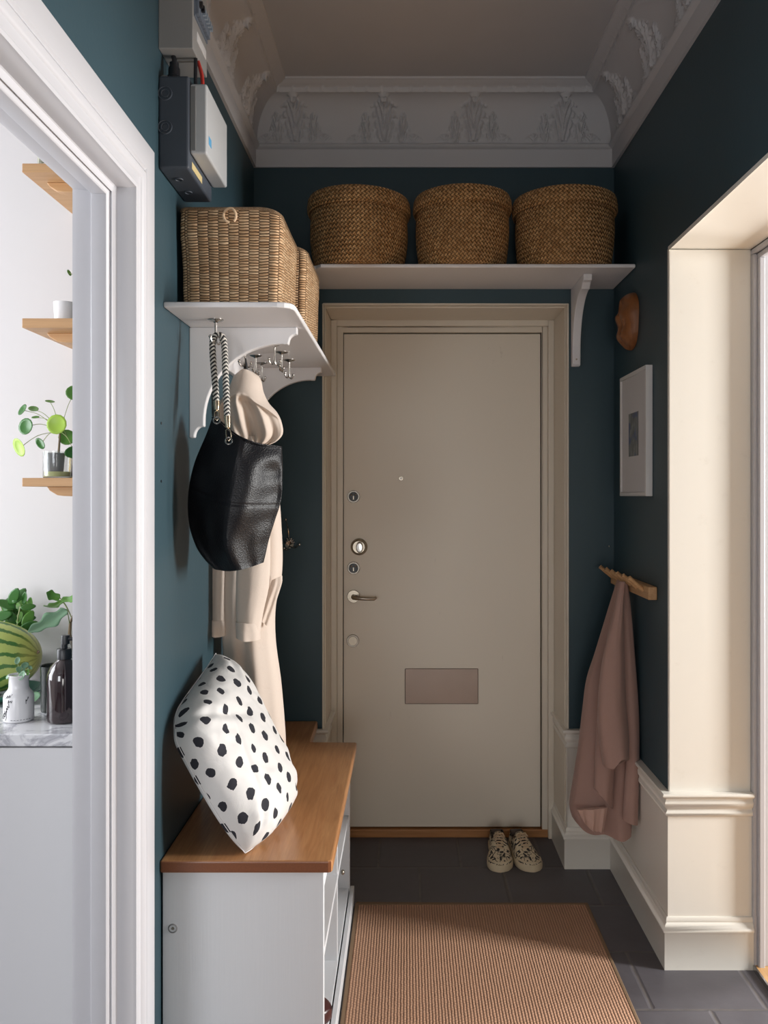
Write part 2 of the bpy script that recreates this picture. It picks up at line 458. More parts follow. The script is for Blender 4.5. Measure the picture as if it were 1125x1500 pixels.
def copy_tree(o, parent=None):
    c = o.copy(); C.objects.link(c); c.parent = parent
    ORG[c.name] = ORG.get(o.name, Vector((0, 0, 0))).copy()
    for ch in list(o.children): copy_tree(ch, c)
    return c
def sweep(mb, path, prof, closed_profile=True):
    """path: 2D points; prof: (offset to the right of travel, z). mitred."""
    n = len(path); rings = []
    for k, p in enumerate(path):
        p = Vector(p)
        d0 = (p - Vector(path[k - 1])).normalized() if k > 0 else None
        d1 = (Vector(path[k + 1]) - p).normalized() if k < n - 1 else None
        if d0 is None: d0 = d1
        if d1 is None: d1 = d0
        n0 = Vector((d0.y, -d0.x)); n1 = Vector((d1.y, -d1.x))
        m = n0 + n1; m = m / m.dot(n0) if m.length > 1e-6 else n0
        rings.append([(p.x + m.x * o, p.y + m.y * o, z) for o, z in prof])
    mb.grid(rings, closeu=closed_profile)
    if closed_profile: mb.cap(rings[0]); mb.cap(rings[-1][::-1])
    return mb
# ------------------------------------------------------------------ room shell
ZC = 2.985
struct('floor', MB().box(-2.75, 1.053, -2.6, 3.62, -.06, 0), 'tile', smooth=False)
struct('floor_side_room', MB().box(1.053, 3.6, -1.4, 4.2, -.06, .014), 'parquet', smooth=False)
struct('trim_1', MB().box(1.047, 1.053, .8, 2.57, -.01, .016), 'chrome', smooth=False)
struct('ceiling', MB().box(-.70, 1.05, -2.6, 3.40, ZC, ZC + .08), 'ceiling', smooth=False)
struct('ceiling_kitchen', MB().box(-2.75, -.70, -2.6, 2.6, 2.75, 2.85), 'kwall', smooth=False)
struct('ceiling_side_room', MB().box(1.05, 3.6, -1.4, 4.2, 2.75, 2.85), 'roomwall', smooth=False)
KO, KI, KZ = 1.783, .62, 2.09            # kitchen opening far / near jamb and head
m = MB().box(-.70, XL, KO, 3.40, 0, ZC).box(-.70, XL, KI, KO, KZ, ZC).box(-.70, XL, -2.6, KI, 0, ZC)
struct('wall_left', m, 'teal', smooth=False)
DX0, DX1, DZ = -.327, .625, 2.176        # recess of the entrance door
m = MB().box(XL, DX0, YB, YD + .06, 0, ZC).box(DX1, XR, YB, YD + .06, 0, ZC).box(DX0, DX1, YB, YD + .06, DZ, ZC)
struct('wall_back', m, 'teal', smooth=False)
RO, RI, RZ = 2.594, .85, 2.20            # opening in the right wall
m = MB().box(XR, 1.05, RO, 4.2, 0, ZC).box(XR, 1.05, RI, RO, RZ, ZC).box(XR, 1.05, -2.6, RI, 0, ZC)
struct('wall_right', m, 'teal', smooth=False)
struct('wall_rear', MB().box(-2.75, 1.05, -2.7, -2.6, 0, ZC), 'white', smooth=False)
struct('wall_kitchen_back', MB().box(-2.75, -.70, 2.48, 2.6, 0, 2.75), 'kwall', smooth=False)
# kitchen side wall with a window opening
WX = -2.65
m = MB().box(WX - .1, WX, -2.6, 2.48, 0, .85).box(WX - .1, WX, -2.6, 2.48, 2.35, 2.75).box(WX - .1, WX, -2.6, 1.15, .85, 2.35).box(WX - .1, WX, 2.35, 2.48, .85, 2.35)
struct('wall_kitchen_side', m, 'kwall', smooth=False)
m = MB().box(3.5, 3.6, -1.4, 4.2, 0, .75).box(3.5, 3.6, -1.4, 4.2, 2.4, 2.75).box(3.5, 3.6, -1.4, 1.4, .75, 2.4).box(3.5, 3.6, 2.2, 2.8, .75, 2.4).box(3.5, 3.6, 3.7, 4.2, .75, 2.4)
struct('wall_side_room_far', m, 'roomwall', smooth=False)
struct('wall_side_room_back', MB().box(1.05, 3.6, 4.2, 4.3, 0, 2.75), 'roomwall', smooth=False)
struct('wall_side_room_front', MB().box(1.05, 3.6, -1.5, -1.4, 0, 2.75), 'roomwall', smooth=False)

# cream lining of the right opening (jambs and soffit)
L = .012
m = MB().box(XR - .001, 1.05, RO - L, RO, 0, RZ - L).box(XR - .001, 1.05, RI, RO, RZ - L, RZ).box(XR - .001, 1.05, RI, RI + L, 0, RZ - L)
struct('trim_2', m, 'cream', smooth=False, bevel=.003)
m = MB()
for a, b, c_ in ((1.05, 1.062, .030), (1.062, 1.080, .044)):
    m.box(a, b, RO - c_, RO, .0, RZ - c_).box(a, b, RI, RO, RZ - c_, RZ).box(a, b, RI, RI + c_, 0, RZ - c_)
struct('trim_3', m, 'casing', smooth=False, bevel=.003)
m = MB().box(1.080, 1.30, RO - .036, RO + .05, .014, RZ - .03).box(1.080, 1.30, RI, RO, RZ - .036, RZ + .05)
struct('trim_4', m, 'casing', smooth=False, bevel=.002)

# dado, rail and skirting along the right side (one mitred run)
run = [(DX1, YD - .015), (DX1, YB), (XR, YB), (XR, RO - L), (1.05, RO - L)]
panel = [(0, 0), (.006, 0), (.006, .50), (0, .50)]
rail = [(0, .462), (.010, .462), (.014, .466), (.014, .474), (.009, .479), (.009, .486), (.016, .492), (.018, .505), (.014, .511), (.014, .517), (.024, .522), (.027, .528), (.024, .534), (0, .534)]
skirt = [(0, 0), (.020, 0), (.020, .112), (.024, .116), (.024, .124), (.019, .128), (.017, .136), (.012, .141), (.014, .147), (.010, .156), (0, .156)]
struct('wall_dado_right', sweep(MB(), run, panel), 'cream', smooth=False)
struct('trim_5', sweep(MB(), run, rail), 'cream', angle=60)
struct('baseboard_right', sweep(MB(), run, skirt), 'cream', angle=60)
runl = [(XL, 3.02), (XL, YB), (DX0, YB), (DX0, YD - .015)]
struct('wall_dado_left', sweep(MB(), runl, panel), 'cream', smooth=False)
struct('trim_6', sweep(MB(), runl, rail), 'cream', angle=60)
struct('baseboard_left', sweep(MB(), runl, skirt), 'cream', angle=60)

# kitchen doorway casing: profile (outward offset, X) swept up, over, down
def casing_sweep(prof, y0, y1, z):
    rings = []
    for (yy, zz, sy, sz) in ((y0, 0, 1, 0), (y0, z, 1, 1), (y1, z, -1, 1), (y1, 0, -1, 0)):
        rings.append([(X, yy + sy * w, zz + sz * w) for w, X in prof])
    mb = MB().grid(rings, closeu=True); mb.cap(rings[0]); mb.cap(rings[-1][::-1]); return mb
prof = [(.122, XL - .004), (.122, -.572), (.119, -.567), (.108, -.565), (.075, -.564), (.062, -.566), (.058, -.570), (.053, -.570), (.050, -.565),
        (.044, -.562), (.036, -.564), (.030, -.570), (.012, -.571), (.006, -.568), (.0, -.570), (-.001, -.578), (-.003, -.582), (-.002, -.610),
        (-.004, -.612), (-.012, -.613), (-.016, -.616), (-.014, -.620), (-.020, -.622), (-.023, -.626), (-.023, -.655), (-.021, -.658), (-.012, -.660), (-.010, -.690), (-.006, -.702), (.06, -.715), (.06, -.700), (.004, -.695), (.004, XL - .004)]
struct('trim_7', casing_sweep(prof, KO, KI, KZ), 'casing', angle=35)

# cornice with acanthus leaves in relief
def leafh(u, v):
    """u metres from the leaf's centre line, v 0..1 up the cove -> relief height in metres"""
    h = 0.0
    def leaf(u, v, base, top, hw, amp, nl):
        t = (v - base) / (top - base)
        if t < 0 or t > 1: return 0.0
        lob = .78 + .22 * math.cos(2 * PI * (t * nl + abs(u) / hw * .9))
        w = hw * (0.55 + 1.1 * t * (1 - t) * 2.0 - .52 * t ** 3) * lob
        a = abs(u) / max(w, 1e-4)
        if a >= 1: return 0.0
        fan = math.cos((abs(u) / hw * 3.2 - t * 2.6) * 2 * PI)
        return amp * ((1 - a ** 4) * 0.62 + .42 * fan * (1 - a) ** .3 * (a > .1) + .38 * math.exp(-(a / .1) ** 2))
    h = leaf(u, v, .02, .93, .056, .015, 5)
    for sg in (-1, 1):
        h = max(h, leaf(u * 1 + sg * (.068 + .01 * v), v, 0.0, .50, .030, .011, 3))
        h = max(h, leaf(u * 1 + sg * .110, v, 0.0, .14, .040, .007, 1))
    d = math.hypot(u, (v - .90) * .22)
    h += .014 * math.exp(-((d - .012) / .006) ** 2)
    return h
cz0 = 2.70
low = [(.0, cz0), (.010, cz0), (.010, cz0 + .068), (.016, cz0 + .071), (.024, cz0 + .075), (.026, cz0 + .081), (.022, cz0 + .087), (.014, cz0 + .089)]
cove = []
for k in range(61):
    th = (PI / 2) * k / 60
    cove.append((.014 + .088 * (1 - math.cos(th)), cz0 + .09 + .155 * math.sin(th)))
top = [(.104, cz0 + .250), (.104, cz0 + .262), (.112, cz0 + .268), (.128, cz0 + .270), (.132, cz0 + .276), (.140, cz0 + .278), (.142, ZC), (0, ZC)]
profc = low + cove + top
K0 = len(low); K1 = K0 + len(cove)
cpath = [((XL, 0.1), (XL, YB), (1, 0), 3.03), ((XL, YB), (XR, YB), (0, -1), None), ((XR, YB), (XR, .1), (-1, 0), None)]
mb = MB()
def cornice_seg(p0, p1, nrm, fine0, m0, m1, centers):
    p0 = Vector(p0); p1 = Vector(p1); d = (p1 - p0); Ls = d.length; d.normalize(); nrm = Vector(nrm)
    step = .0035
    n = int(Ls / step); rows = []
    for i in range(n + 1):
        ring = []
        for k, (o, z) in enumerate(profc):
            a = o if m0 else 0; b = Ls - (o if m1 else 0)
            t = a + (b - a) * i / n
            hh = 0; nz = 0; no = 1
            if K0 < k < K1 - 1:
                v = (k - K0) / (K1 - K0 - 1)
                u = min((t - c_ for c_ in centers), key=abs) if centers else 1
                if abs(u) < .17:
                    hh = leafh(u, v)
                th = (PI / 2) * v; no = math.cos(th); nz = -math.sin(th)
            elif K1 <= k < K1 + 2 and k >= K1:
                hh = .0028 * max(0, math.cos(2 * PI * t / .055)) ** 6; no = .8; nz = -.5
            q = p0 + d * t + nrm * (o + hh * no)
            ring.append((q.x, q.y, z + hh * nz))
        rows.append(ring)
    mb.grid(rows)
cb = [(p - VX) / 392 - XL for p in (428, 562, 696, 830)]
cornice_seg((XL, YB), (XR, YB), (0, -1), 0, True, True, cb)
cl = [3.27 - 1.2 - .17 - .342 * k + 1.03 for k in range(0, 8)]
cornice_seg((XL, 1.2), (XL, YB), (1, 0), 0, False, True, [YB - 1.2 - .24 - .342 * k for k in range(6)])
cornice_seg((XR, YB), (XR, 1.2), (-1, 0), 0, True, False, [.24 + .342 * k for k in range(6)])
struct('trim_8', mb, 'plaster', angle=50, recalc=True)
sw = MB()
sweep(sw, [(XL, -2.6), (XL, 1.2)], profc); sweep(sw, [(XR, 1.2), (XR, -2.6)], profc)
struct('trim_9', sw, 'plaster', angle=50)

# ------------------------------------------------------------------ entrance door
dr = thing('door_1', None, None, ((DX0 + DX1) / 2, YD, 0)); dr['kind'] = 'structure'
LX0, LX1, LZ0, LZ1 = -.2695, .5655, .036, 2.1175
fr = MB()
# stepped frame lining the recess
for (w0, w1, y0, y1) in ((0, .006, YB - .006, YB + .03), (0, .010, YB + .03, YD + .05), (.010, .034, YD - .030, YD + .05), (.034, .0575, YD - .012, YD + .05)):
    fr.box(DX0 + w0, DX0 + w1, y0, y1, 0, DZ - w0)
    fr.box(DX1 - w1, DX1 - w0, y0, y1, 0, DZ - w0)
    fr.box(DX0 + w1, DX1 - w1, y0, y1, DZ - w1, DZ - w0)
fr.build('door_frame', 'doorframe', dr, smooth=False, bevel=.0025)
MB().box(DX0 + .05, DX1 - .05, YD + .03, YD + .06, 0, DZ - .02).build('door_rebate', 'dark', dr, smooth=False)
MB().box(LX0 + .0035, LX1 - .0035, YD, YD + .045, LZ0 + .003, LZ1 - .0035).build('door_leaf', 'door', dr, smooth=False, bevel=.002)
MB().box(DX0 + .010, DX1 - .010, YD - .016, YD + .05, 0, .033).build('threshold', 'thresh', dr, smooth=False, bevel=.003)
def on_door(px, py, out=0.0): return W(px, py, YD - out)
def disc(mb, c, r, d0, d1, n=32, rr=None):       # short cylinder whose axis is Y
    rr = rr or [(r, 0), (r, .6), (r * .94, 1), (0.0005, 1)]
    P = [[(c.x + q * math.cos(2*PI*i/n), c.y - lerp(d0, d1, h), c.z + q * math.sin(2*PI*i/n)) for i in range(n)] for q, h in rr]
    mb.grid(P, closeu=True); mb.cap(P[-1]); return mb
def lock(px, py, r, label=None, extra=True):
    c = on_door(px, py)
    o = disc(MB(), c, r, 0, .007).build('lock_rosette', 'steeldull', dr)
    if label: o['label'] = label
    mb = MB(); disc(mb, c, r * .74, .007, .010)
    q = mb.build('lock_cylinder', 'blackplastic' if extra else 'agedmetal', o)
    if extra:
        k = MB().box(c.x - r*.07, c.x + r*.07, YD - .0115, YD - .010, c.z - r*.45, c.z + r*.1)
        k.ball(c + Vector((-r*.35, -.010, r*.3)), r*.14, 6); k.ball(c + Vector((r*.35, -.010, r*.3)), r*.14, 6)
        k.build('keyway', 'agedmetal', o, smooth=False)
lock(518, 727.5, .0265); lock(518, 832, .0265); lock(517, 938.5, .0265, 'blank steel lock cover', extra=False)
c = on_door(526, 801)
ro = disc(MB(), c, .036, 0, .02, rr=[(.036, 0), (.035, .35), (.030, .75), (.025, 1), (.0005, 1)]).build('deadbolt_rosette', 'agedmetal', dr)
kb = MB(); P = []
for (q, h) in ((.010, 0), (.009, .3), (.016, .55), (.018, .8), (.014, .97), (.0005, 1)):
    P.append([(c.x + .004 + q * .8 * math.cos(2*PI*i/24), YD - .018 - .035 * h, c.z + 1.25 * q * math.sin(2*PI*i/24)) for i in range(24)])
kb.grid(P, closeu=True); kb.cap(P[-1]); kb.build('turn_knob', 'chrome', ro)
c = on_door(518, 873.5)
ro = disc(MB(), c, .027, 0, .008).build('handle_rosette', 'agedmetal', dr)
hx = (551 - VX) / (F / (YD - .05))
MB().tube([c + Vector((0, -.005, 0)), c + Vector((0, -.03, 0)), c + Vector((.004, -.043, -.001)), c + Vector((.014, -.050, -.002)), c + Vector((.05, -.052, -.004)), Vector((hx - .008, YD - .050, c.z - .005)), Vector((hx, YD - .046, c.z + .001))],
          [.010, .009, .009, .0085, .0075, .007, .005], 12).build('lever_handle', 'agedmetal', ro)
c = on_door(587.5, 701)
pe = disc(MB(), c, .009, 0, .005).build('peephole', 'agedmetal', dr)
disc(MB(), c, .0045, .005, .007).build('peephole_lens', 'ceramic', pe)
a, b = on_door(593, 979), on_door(700.5, 1031)
MB().box(a.x, b.x, YD - .006, YD, b.z, a.z).build('mail_plate', 'plate', dr, smooth=False, bevel=.003)

# ------------------------------------------------------------------ left hat shelf with brackets
SZ = H + .450
SY0 = 2.053
hs = thing('hat_shelf', 'white painted hat shelf on curved brackets along the blue left wall, holding wicker baskets', 'shelf', (XL, SY0, SZ))
pts = [(XL, SY0), (-.315, SY0), (-.298, SY0 + .004), (-.284, SY0 + .014), (-.277, SY0 + .030), (-.275, SY0 + .05), (-.275, YB - .002), (XL, YB - .002)]
MB().prism(pts, lambda x, y: (x, y, SZ), lambda x, y: (x, y, SZ + .014)).build('shelf_board', 'white', hs, smooth=False, bevel=.004, seg=3)
MB().box(XL, -.573, 2.3205, YB - .002, SZ - .055, SZ).build('wall_rail', 'white', hs, smooth=False, bevel=.003)
def bracket(x0, dirx, z, y0, y1, reach, drop, name, parent, arm=.034, leg=.040):
    """quarter-arc bracket in the X/Z plane"""
    o = [(0, 0), (reach, 0), (reach, -arm * .55)]
    for k in range(1, 7):
        th = PI / 2 * k / 6
        o.append((reach - .022 * math.sin(th) , -arm * .55 - .020 * (1 - math.cos(th))))
    o.append((reach - .024, -arm * .55 - .028)); o.append((reach - .036, -arm * .55 - .028))
    ax, az = reach - .040, -arm
    bx, bz = leg, -drop + .045
    for k in range(0, 21):
        th = PI / 2 * k / 20
        o.append((ax - (ax - bx) * math.sin(th), -arm*1.35 - (abs(bz) - arm*1.35) * (1 - math.cos(th))))
    o += [(leg, -drop + .030), (leg - .006, -drop + .030)]
    for k in range(1, 7):
        th = PI / 2 * k / 6
        o.append((leg - .006 - .020 * math.sin(th) , -drop + .030 - .030 * (1 - math.cos(th))))
    o.append((0, -drop))
    pl = [(x0 + dirx * u, z + w) for u, w in o]
    return MB().prism(pl, lambda x, zz: (x, y0, zz), lambda x, zz: (x, y1, zz)).build(name, 'white', parent, smooth=False, bevel=.003)
bracket(XL, 1, SZ, 2.297, 2.320, .293, .300, 'bracket', hs)
bracket(XL, 1, SZ, 3.03, 3.053, .285, .300, 'bracket', hs)

# hooks screwed under the shelf
def make_hook(label):
    t = thing('coat_hook', label, 'hook', (0, 0, 0), 'screw hooks under the hat shelf')
    MB().lathe([(.0005, 0), (.021, 0), (.021, -.0015), (.017, -.004), (.008, -.006), (.0045, -.009), (.0005, -.009)], n=24).build('base_plate', 'chrome', t)
    MB().tube([(0, 0, -.006), (0, 0, -.03), (0, 0, -.050)], [.0038, .0032, .0042], 10).build('shank', 'chrome', t)
    mb = MB()
    for sg in (-1, 1):
        pts = [(sg * .001, 0, -.046)] + [(sg * (.013 - .013 * math.cos(a)), 0, -.048 - .014 * math.sin(a)) for a in [PI * k / 8 for k in range(1, 9)]]
        mb.tube(pts, .0028, 8); mb.ball(pts[-1], .0048, 6)
    mb.build('prongs', 'chrome', t)
    return t
hook_pos = [(-.496, 2.197, 'steel shelf hook carrying the rope handle of the black bag'),
            (-.500, 2.43, 'empty steel hook between the black bag and the beige coat'),
            (-.497, 2.60, 'steel shelf hook holding up the hood of the beige coat'),
            (-.495, 2.77, 'empty steel hook in the wall-side row just beyond the beige coat'),
            (-.502, 2.93, 'farthest empty steel hook of the wall-side row'),
            (-.400, 2.557, 'empty steel hook nearest the curved bracket in the front row'),
            (-.400, 2.70, 'empty steel hook in the middle of the front row of three'),
            (-.398, 2.86, 'empty steel hook nearest the door in the front row')]
h0 = make_hook(hook_pos[0][2])
for i, (x, y, lb) in enumerate(hook_pos):
    o = h0 if i == 0 else copy_tree(h0)
    o.location = (x, y, SZ); o.rotation_euler.z = 1.25 + .25 * math.sin(i * 2.3); o['label'] = lb

# ------------------------------------------------------------------ back shelf
BZ = H + .786; BY0 = 2.952
bs = thing('wall_shelf', 'long white painted shelf above the entrance door carrying three round baskets', 'shelf', (0, YB, BZ))
pts = [(XL + .002, BY0 + .02), (-.32, BY0 + .02), (-.30, BY0), (XR - .002, BY0), (XR - .002, YB - .001), (XL + .002, YB - .001)]
MB().prism(pts, lambda x, y: (x, y, BZ), lambda x, y: (x, y, BZ + .013)).build('shelf_board', 'white', bs, smooth=False, bevel=.004, seg=3)
# bracket seen edge-on: arm in Y, leg on the wall right of the door
bx0, bx1 = (836 - VX) / 379, (848 - VX) / 379
o = [(0, 0), (.235, 0), (.235, -.022), (.215, -.026), (.20, -.040), (.195, -.045)]
for k in range(1, 16):
    th = PI / 2 * k / 15
    o.append((.195 - .163 * math.sin(th), -.045 - .20 * (1 - math.cos(th))))
o += [(.032, -.262), (.030, -.293), (.022, -.300), (0, -.300)]
MB().prism([(YB - u, BZ + w) for u, w in o], lambda y, z: (bx0, y, z), lambda y, z: (bx1, y, z)).build('bracket', 'white', bs, smooth=False, bevel=.003)
disc(MB(), Vector(((bx0 + bx1) / 2, YB - .032, BZ - .275)), .0035, 0, .002, 10).build('screw', 'agedmetal', bs)

# ------------------------------------------------------------------ round seagrass baskets with lids
def round_basket(px, R, htot, label, seed, tilt=0):
    s = F / 3.09; x = (px - VX) / s; y = 3.262 - R if R < .17 else 3.088
    z0 = BZ + .013
    t = thing('seagrass_basket', label, 'basket', (x, y, z0), 'round lidded baskets on the shelf above the door')
    rnd = random.Random(seed)
    def surf(prof, name):
        n = 128; mb = MB(); L = [0]
        for (r0, a), (r1, b) in zip(prof, prof[1:]): L.append(L[-1] + math.hypot(r1 - r0, b - a))
        P = []
        for (r, z) in prof:
            P.append([])
            for i in range(n):
                an = 2 * PI * i / n
                k = 1 + .010 * noise.noise(Vector((math.cos(an) * 2, math.sin(an) * 2, z * 14 + seed))) + .004 * noise.noise(Vector((math.cos(an) * 14, math.sin(an) * 14, z * 60)))
                dz = tilt * r * math.cos(an) * (z / htot)
                P[-1].append((x + r * k * math.cos(an), y + min(r * k, 3.266 - y if math.sin(an) > .9 else 9) * math.sin(an), z0 + z + dz))
        mb.grid(P, closeu=True, uvf=lambda i, j: (2 * PI * R * i / n, L[j])); return mb.build(name, 'seagrass', t)
    hb = htot - .050
    surf([(.001, 0)] + [(R * .84, .001), (R * .88, .006)] + [(R * (.89 + .075 * math.sin(PI * min(k / 10, 1) * .72)), .012 + (hb - .012) * k / 10) for k in range(11)] + [(R * .90, hb + .02)], 'basket_body')
    surf([(R * .95, hb - .004), (R * 1.0, hb - .008), (R * 1.022, hb + .002), (R * 1.022, hb + .018), (R * 1.01, htot - .012), (R * .985, htot - .001), (R * .95, htot + .002), (R * .6, htot + .002), (.001, htot + .004)], 'lid')
round_basket(526, .184, .262, 'round woven seagrass basket at the left end of the high shelf, nearest the wicker hampers', 1, -.02)
round_basket(677, .176, .268, 'round woven seagrass basket in the middle of the three on the high shelf', 5, .01)
round_basket(826.5, .186, .262, 'round woven seagrass basket at the right end of the high shelf, above its bracket', 9, .0)

# ------------------------------------------------------------------ rectangular wicker baskets
def wicker_box(x0, x1, y0, y1, h, label, ring):
    z0 = SZ + .014
    cx, cy = (x0 + x1) / 2, (y0 + y1) / 2; a, b = (x1 - x0) / 2, (y1 - y0) / 2
    t = thing('wicker_basket', label, 'basket', (cx, cy, z0), 'rectangular wicker baskets on the hat shelf')
    n = 160; rc = .022
    def outline(k):      # rounded rectangle, arc length param
        per = [(2*(a-rc)), PI/2*rc, 2*(b-rc), PI/2*rc] * 2; tot = sum(per); d = k / n * tot
        x, y = -(a - rc), -b; ang = 0
        segs = [(1, 0), None, (0, 1), None, (-1, 0), None, (0, -1), None]
        cen = [(a-rc, -b+rc), (a-rc, b-rc), (-a+rc, b-rc), (-a+rc, -b+rc)]; st = [(-a+rc, -b), None, (a, -b+rc), None, (a-rc, b), None, (-a, b-rc), None]
        for i in range(8):
            if d <= per[i] or i == 7:
                if i % 2 == 0: return st[i][0] + segs[i][0]*d, st[i][1] + segs[i][1]*d, tot
                c_ = cen[i//2]; an = -PI/2 + (i//2)*PI/2 + d/rc
                return c_[0] + rc*math.cos(an), c_[1] + rc*math.sin(an), tot
            d -= per[i]
    O = [outline(k) for k in range(n)]; tot = O[0][2]
    def ringpts(f, z, ins=0, cut=0):
        r = []
        for (px, py, _) in O:
            q = Vector((px, py)); k = f - ins / max(a, b)
            bul = 1 + .01 * noise.noise(Vector((px*9, py*9, z*12)))
            zz = z
            if cut: zz = z - cut * max(0, (px / a - .55) / .45) ** 2
            r.append((cx + px*k*bul, cy + py*k*bul, z0 + zz))
        return r
    def surf(rows, name):
        P = [r for r, _ in rows]; V = [v for _, v in rows]
        return MB().grid(P, closeu=True, uvf=lambda i, j: (tot * i / n, V[j])).build(name, 'wicker', t)
    hb = h * .70
    surf([(ringpts(.02, .001), -.08), (ringpts(.93, .001), -.01), (ringpts(.95, .008), 0)] + [(ringpts(.955 + .045 * k / 12, .008 + (hb - .008) * k / 12), .008 + (hb - .008) * k / 12) for k in range(13)], 'basket_body')
    surf([(ringpts(.985, hb - .003), hb), (ringpts(1.008, hb), hb + .002), (ringpts(1.008, hb + .5*(h - hb)), hb + .5*(h-hb)), (ringpts(1.005, h - .010, cut=.010), h - .010), (ringpts(.995, h - .003, cut=.012), h - .002), (ringpts(.96, h, cut=.010), h + .008),
          (ringpts(.5, h + .003), h + .06), (ringpts(.02, h + .004), h + .12)], 'lid')
    rim = ringpts(.985, h - .004, cut=.016); MB().tube(rim + [rim[0]], .0055, 8, caps=False).build('rim', 'wicker', t)
    if ring:
        c_ = W(336.5, 315.5, y0 - .012)
        pts = [c_ + Vector((.016*math.cos(a_), -.003*math.sin(2*a_), .018*math.sin(a_))) for a_ in [(-.9 + k*5.6/18) for k in range(19)]]
        MB().tube(pts, .0034, 8).build('loop_fastener', simple('pale cane', (.74, .52, .33), .5), t)['label'] = 'pale cane loop'
wicker_box(-.583, -.322, 2.17, 2.49, .268, 'near rectangular wicker basket with a cane loop on its lid, on the hat shelf', True)
wicker_box(-.583, -.302, 2.555, 2.925, .283, 'far rectangular wicker basket behind the looped one on the hat shelf', False)

# ------------------------------------------------------------------ garments and bag: closed lofts
def garment(name, mat, parent, L, R, top, bot, D, T, fold=None, nu=56, nv=60, flat=1.0, sub=0, back=.5, puck=None):
    """L,R: (v,px) edges; top,bot: (u,py) edges; D(u,v) depth; T(u,v) half thickness"""
    P = []
    for j in range(nv + 1):
        v = j / nv; row = []
        l, r = sinterp(L, v), sinterp(R, v)
        for i in range(2 * nu):
            th = PI * i / nu                      # 0..2pi : front then back
            u = .5 - .5 * math.cos(th)
            px = lerp(l, r, u); py = lerp(sinterp(top, u), sinterp(bot, u), v)
            Y = D(u, v)
            p = W(px, py, Y)
            fr = math.sin(th)
            off = T(u, v) * (fr if fr > 0 else fr * back)
            if fr > 0: sgn = min(1, fr * 2.5)
            else: sgn = -min(1, -fr * 2.5) * back
            off = T(u, v) * (abs(fr) ** flat) * (1 if fr > 0 else -back)
            if fold: off += fold(u, v) * sgn
            p.y -= off
            row.append(p)
        P.append(row)
    mb = MB().grid(P, closeu=True, uvf=lambda i, j: (i / nu * .3, j / nv * .5))
    mb.cap(P[0]); mb.cap(P[-1][::-1])
    return mb.build(name, mat, parent, angle=70, sub=sub)
cst = lambda a: (lambda u, v: a)
# --- black bag
bg = thing('leather_bag', 'black pebbled leather tote bag hanging by a black and white braided rope handle', 'bag', W(350, 833, 2.2))
def bagT(u, v):
    ridge = 1 - abs(u - .52) / .52
    return .012 + (.045 + .035 * math.sin(PI * min(1, v * .9 + .12))) * max(0, ridge) ** .8
def bagfold(u, v):
    f = .006 * math.sin(9 * u + 4 * v) * v * (1 - v) * 4
    f -= .0030 * math.exp(-((v - .47 - .03 * u) / .010) ** 2)
    f -= .0030 * math.exp(-((u - .52) / .010) ** 2)
    f += .012 * math.exp(-((u - .74 + .1 * v) / .12) ** 2) * math.sin(PI * v) - .010 * math.exp(-((u - .33) / .10) ** 2) * v
    f += .009 * math.sin(22 * u - 6 * v) * max(0, v - .55) + .004 * math.sin(30 * v + 5 * u) * math.exp(-((u - .9) / .15) ** 2) * (1 - v) + .010 * noise.noise(Vector((u * 4, v * 4, 2)))
    return f
garment('bag_body', 'leather', bg,
        [(0, 311), (.1, 303), (.3, 285), (.5, 276), (.7, 277), (.85, 287), (.94, 300), (1, 313)],
        [(0, 413), (.2, 414), (.45, 412), (.65, 402), (.8, 394), (.93, 389), (1, 386)],
        [(0, 612), (.12, 618), (.3, 634), (.5, 645), (.7, 651), (1, 655)],
        [(0, 833), (.3, 835), (.7, 831), (1, 824)],
        cst(2.215), bagT, bagfold, nu=90, nv=90, flat=.75, back=.8)
# seam tape and rim
mb = MB(); pts = [W(lerp(311, 412, u), sinterp([(0, 612), (.12, 618), (.3, 634), (.5, 645), (.7, 651), (1, 655)], u) - .5, 2.215 - bagT(u, 0) * math.sin(math.acos(1 - 2 * u)) ** .75 - .001) for u in [k / 30 for k in range(31)]]
mb.tube(pts, .0022, 8).build('rim_binding', 'leather', bg)
def cat(pts, n=8):
    out = []; pts = [Vector(p) for p in pts]; m = len(pts)
    for k in range(m - 1):
        p0 = pts[max(k-1, 0)]; p1 = pts[k]; p2 = pts[k+1]; p3 = pts[min(k+2, m-1)]
        for q in range(n):
            t = q / n
            out.append(.5 * ((2*p1) + (p2-p0)*t + (2*p0-5*p1+4*p2-p3)*t*t + (-p0+3*p1-3*p2+p3)*t**3))
    out.append(pts[-1]); return out
rp = cat([W(317, 590, 2.17), W(315, 560, 2.175), W(312, 525, 2.185), (W(311.5, 502, 2.195)), W(314, 494, 2.197), W(320, 490.5, 2.197), W(326.5, 495, 2.195), W(329, 510, 2.19), W(330, 540, 2.17), W(331.5, 575, 2.155), W(333, 612, 2.14)], 10)
rope = MB().tube(rp, .0082, 20).build('rope_handle', 'rope', bg)
rope['label'] = 'black and white braided rope handle'
